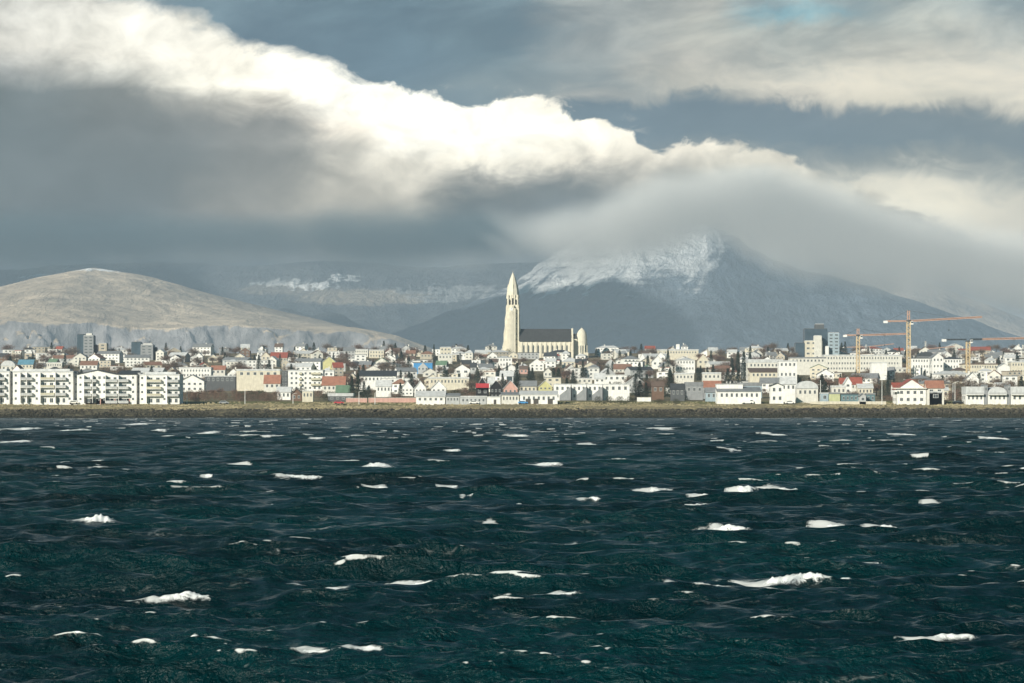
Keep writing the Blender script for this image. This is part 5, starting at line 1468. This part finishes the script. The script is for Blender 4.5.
P_ = plant
P_('conifer', 65, 373, 20, 'dark spruce standing alone behind the longest apartment block', 7); LAND.append(('the lone dark spruce', 65, 366))
P_('conifer', 434, 362, 18, 'dark pointed spruce on the skyline left of the cream block', 6); LAND.append(('the skyline spruce', 434, 356))
P_('conifer', 392, 362, 14, 'narrow dark spruce on the skyline right of the two-storey pair', 4)
P_('conifer', 412, 364, 11, 'small dark spruce on the skyline above the bright blue building', 4.5)
for i, (px, b, h, w, d) in enumerate(((352, 398, 22, 10, 'leftmost'), (358, 399, 26, 11, 'tallest'), (364, 398, 17, 9, 'third from the left'), (369, 398, 13, 8, 'rightmost'))):
    P_('conifer', px, b, h, d + ' dark pine of the cluster left of the black-topped white office', w)
LAND.append(('the dark pine cluster', 360, 394))
for i, (px, b, h, w, d) in enumerate(((738, 378, 27, 11, 'leftmost'), (744, 379, 28, 12, 'middle'), (750, 378, 26, 11, 'rightmost'))):
    P_('conifer', px, b, h, d + ' dark pine of the tall skyline group left of the stepped modern building', w)
LAND.append(('the tall pine group', 744, 374))
P_('conifer', 711, 368, 18, 'dark spruce at the right end of the long cream skyline building', 7)
P_('conifer', 668, 375, 26, 'dark conifer in front of the long cream skyline building', 8); LAND.append(('the conifer by the cream skyline building', 668, 370))
P_('conifer', 583, 380, 20, 'dark conifer left of the wide white house below the apse', 9); LAND.append(('the conifer below the apse', 583, 376))
P_('conifer', 577, 378, 14, 'smaller dark conifer left of the one below the apse', 6)
P_('conifer', 728, 386, 18, 'bushy dark conifer in front of the brown trees right of centre', 13)
P_('conifer', 507, 384, 22, 'dark conifer behind the salmon gable house', 7)
P_('conifer', 499, 384, 19, 'dark conifer behind the black gable house', 9)
P_('conifer', 776, 387, 12, 'dark round conifer above the tall white gable house', 7)
P_('conifer', 856, 381, 12, 'dark conifer at the foot of the left yellow crane', 5)
P_('conifer', 925, 383, 14, 'dark conifer in front of the bright white hospital', 6)
P_('conifer', 931, 384, 11, 'low dark conifer right of the one before the bright white hospital', 7)
P_('conifer', 640, 400, 20, 'big dark conifer right of the white terrace', 16); P_('conifer', 646, 399, 17, 'dark conifer right of the big one beside the white terrace', 10)
P_('conifer', 682, 400, 17, 'dark conifer standing over the black-roofed house', 10)
P_('hedge', 508.5, 360, 12, 'dark round tree at the foot of the church tower', 12)
P_('conifer', 625, 361, 8, 'low dark conifer on the skyline right of the church', 6)
P_('conifer', 888, 396, 16, 'dark conifer left of the big white house with red roof', 9); P_('conifer', 894, 392, 14, 'dark conifer just behind the big white house with red roof', 8)
for px, w, d in ((598, 12, 'leftmost'), (609, 12, 'second'), (620, 13, 'third'), (630, 12, 'rightmost')):
    P_('hedge', px, 402.4, 7.5, d + ' dark green hedge bush in front of the white terrace' if d in ('leftmost', 'rightmost') else d + ' from the left of the hedge bushes before the white terrace', w)
for px, w, h, lab in ((546, 8, 6, 'reddish bush at the right end of the white garage row'), (553, 9, 7, 'round brown bush between garage row and white terrace'), (660, 16, 6, 'wide dark bush below the dark brown house'), (676, 12, 6, 'dark bush below the black-roofed house'),
                      (945, 12, 5, 'low dark hedge left of the flagpole near the red-roofed house'), (960, 14, 4.5, 'low dark hedge before the left modern white house')):
    P_('hedge' if px > 600 else 'shrub', px, 402.8, h, lab, w)
for i in range(15):
    px = 182 + i * 7.3 + rt_.uniform(-2, 2)
    P_('shrub' if i % 3 else 'brown', px, 400 + rt_.uniform(-2, 2), rt_.uniform(8, 13), 'one of the brown leafless shrubs crowding below the halls left of centre', rt_.uniform(10, 15))
SAME = 'one of the brown leafless shrubs crowding below the halls left of centre'


# ------------------------------------------------------------------ the rest of the town, house by house
ORD = ['nearest', 'second', 'third', 'fourth', 'fifth', 'sixth', 'seventh', 'eighth', 'ninth', 'tenth', 'eleventh', 'twelfth', 'thirteenth', 'fourteenth']
rng = random.Random(2024)
KEYR = list(RECTS)
cand = []
KINDS = ['gx', 'gx', 'gy', 'gy', 'hip', 'flat', 'flat']
WCOL = ['white'] * 13 + ['offwhite'] * 6 + ['cream'] * 4 + ['palegrey'] * 3 + ['beige'] * 2 + ['sand', 'grey', 'brown']
RCOL = ['r_pale'] * 9 + ['r_grey'] * 7 + ['r_dark'] * 3 + ['r_rust'] * 2 + ['r_brown'] * 2 + ['r_red', 'r_green']
tries = 0
def clash(l, r, top, base, Y, D):
    for (a, b, t, bs, yy) in RECTS + [(c[0], c[1], c[2], c[3], c[4]) for c in cand]:
        ox = min(r, b) - max(l, a)
        if ox <= 0: continue
        if abs(Y - yy) < 13: return True
        if Y < yy:   # new one stands in front: do not cover too much of it
            cov = ox * max(0, min(base, bs) - max(top, t))
            if cov > .30 * (b - a) * max(1, bs - t) and (a, b, t, bs, yy) in KEYR: return True
    return False
for band, n in (((354.5, 358.5), 95), ((358.5, 364), 115), ((364, 372), 100), ((372, 382), 70), ((382, 395), 55)):
    k = 0; tr = 0
    while k < n and tr < 1500:
        tr += 1
        base = rng.uniform(*band); px = rng.uniform(2, 1022)
        if band[0] < 356 and 500 < px < 592: continue
        Y = Y_of(base); ppm = FPX / Y
        W = rng.choice([rng.uniform(6, 9), rng.uniform(6.5, 11), rng.uniform(7, 12), rng.uniform(13, 22)]); H = rng.choice([2.9, 3.4, 5.4, 5.6, 5.6, 7.8]); kd = rng.choice(KINDS)
        if W > 14: kd = rng.choice(['flat', 'gx', 'flat', 'hip']); 
        Rh = {'gx': 2.6, 'gy': 3.0, 'hip': 2.2, 'flat': .4}[kd] * rng.uniform(.8, 1.2)
        D = min(11, W * .9)
        w = W * ppm; l, r = px - w / 2, px + w / 2; top = base - (H + Rh) * ppm
        if clash(l, r, top, base, Y, D): continue
        cand.append((l, r, top, base, Y, H, Rh, kd, rng.choice(WCOL), rng.choice(RCOL), D, rng.uniform(-.35, .35), rng.random()))
        k += 1
# keep only what can be seen: near things first
cover = {}
def fill(l, r, t, b):
    tot = vis = 0
    for i in range(int(l * 2), int(r * 2) + 1):
        for j in range(int(t * 2), int(b * 2) + 1):
            tot += 1
            if (i, j) not in cover: vis += 1; cover[(i, j)] = 1
    return vis / max(1, tot), vis
allr = sorted([(r_[4], 0, r_) for r_ in KEYR] + [(c[4], 1, c) for c in cand], key=lambda q: q[0])
keep = []
for Y, isc, r_ in allr:
    f, nv = fill(r_[0], r_[1], r_[2], r_[3])
    if isc and f > .16 and nv > 24 and r_[0] < 1018: keep.append(r_)

WORDC = {'white': 'white', 'offwhite': 'off-white', 'cream': 'cream', 'palegrey': 'pale grey', 'beige': 'beige', 'sand': 'tan', 'grey': 'grey', 'paleblue': 'pale blue', 'brown': 'brown'}
WORDR = {'r_pale': 'pale', 'r_grey': 'grey', 'r_dark': 'dark', 'r_rust': 'rust', 'r_brown': 'brown', 'r_red': 'red', 'r_green': 'green'}
WORDK = {'gx': 'side-gabled', 'gy': 'gable-fronted', 'hip': 'hip-roofed', 'flat': 'flat-roofed'}
def nearest_land(px, row):
    return min(LAND, key=lambda q: abs(q[1] - px) + 1.4 * abs(q[2] - row))
groups = {}
for r_ in keep:
    px = (r_[0] + r_[1]) / 2; ld = nearest_land(px, (r_[2] + r_[3]) / 2)
    dxp = px - ld[1]; dyp = (r_[2] + r_[3]) / 2 - ld[2]
    side = ('right of' if dxp > 0 else 'left of') if abs(dxp) > abs(dyp) * .8 else ('above' if dyp < 0 else 'below')
    groups.setdefault((WORDC[r_[8]], WORDR[r_[9]], r_[7], ld[0], side), []).append((abs(dxp) + abs(dyp), r_))
for (wc, rc, kd, ld, side), lst in groups.items():
    lst.sort(key=lambda q: q[0])
    for i, (d, r_) in enumerate(lst):
        l, r, top, base, Y, H, Rh, kd, wl, rf, D, rz, ch = r_
        size = 'long ' if (r - l) * Y / FPX > 15 else ''
        lab = '%s%s%s %s house, %s roof, %s %s' % ((ORD[i] + ' ') if len(lst) > 1 else '', size, wc, WORDK[kd], rc, side, ld)
        if len(lab.split()) > 16: lab = lab.replace(' house,', ',')
        root = thing('house', (X_of((l + r) / 2, Y), Y, float(ground_z(0, Y)) - .1), lab, 'house', 'houses on the town slope', rz)
        W = (r - l) * Y / FPX
        rows = 1 if H < 4 else (2 if H < 7 else 3); cols = max(2, min(7, int(W / 3.2)))
        mid = (l + r) / 2
        house_parts(root, W, D, H, Rh, kd, wl, rf, (cols, rows), ch > .55, False, False, 0)

# trees between the houses
tg = {}; tl = []
def in_front_ok(px, row, h, w):
    Y = Y_of(row)
    for (a, b, t, bs, yy) in RECTS:
        if a - 1 < px < b + 1 and abs(Y - yy) < 14: return False
        if Y < yy and (b - a) > 6:
            ox = min(px + w / 2, b) - max(px - w / 2, a)
            if ox > .5 * min(w, b - a) and row - h < bs - 4 and (bs > 396 or w > 7 or (b - a) > 24): return False
    return True
for band, n in (((353.6, 358), 85), ((358, 366), 100), ((366, 378), 105), ((378, 400), 120), ((362, 401.5), 'shrubs')):
    k = tr = 0; shr = n == 'shrubs'; n = 150 if shr else n
    while k < n and tr < 3000:
        tr += 1
        row = rng.uniform(*band); px = rng.uniform(2, 1022); Y = Y_of(row)
        kind = 'conifer' if rng.random() < (.24 if row < 378 else .4) else 'bare'
        if shr: kind = rng.choice(['shrub', 'brown', 'hedge'])
        hm = rng.uniform(2.2, 4.5) if shr else rng.uniform(6.5, 13); h = hm * FPX / Y; w = h * (.55 if kind == 'conifer' else 1.5)
        if shr: w = h * rng.uniform(1.6, 3.4)
        if row < 358 and 498 < px < 590: continue
        if not in_front_ok(px, row, h, w): continue
        if any(c[0] - 1 < px < c[1] + 1 and abs(Y - c[4] - 4) < 9 for c in keep): continue
        if any(abs(px - q[0]) < 3 and abs(row - q[1]) < 1.5 for q in SPOTS): continue
        vis = sum(1 for j in range(int((row - h) * 2), int(row * 2)) if not any(c[0] < px < c[1] and c[2] * 2 < j < c[3] * 2 and c[4] < Y for c in RECTS + keep))
        if vis < 4: continue
        SPOTS.append((px, row)); tl.append((kind, px, row, h, w)); k += 1
for q in tl:
    kind, px, row, h, w = q; ld = nearest_land(px, row - h / 2)
    dxp = px - ld[1]; dyp = row - h / 2 - ld[2]
    side = ('right of' if dxp > 0 else 'left of') if abs(dxp) > abs(dyp) * .8 else ('above' if dyp < 0 else 'below')
    sz = 'tall ' if h * Y_of(row) / FPX > (8.6 if kind in ('bare', 'conifer') else 3.3) else 'small '
    tg.setdefault((kind, sz, ld[0], side), []).append((abs(dxp) + abs(dyp), q))
for (kind, sz, ld, side), lst in tg.items():
    lst.sort(key=lambda q: q[0])
    for i, (d, q) in enumerate(lst):
        lab = '%s%s%s %s %s' % ((ORD[i] + ' ') if len(lst) > 1 else '', sz, {'bare': 'bare brown tree', 'conifer': 'dark conifer', 'shrub': 'reddish brown shrub', 'brown': 'bare brown bush', 'hedge': 'dark green bush'}[kind], side, ld)
        plant(kind, q[1], q[2], q[3], lab, q[4])
print('fillers', len(keep), 'trees', len(tl))
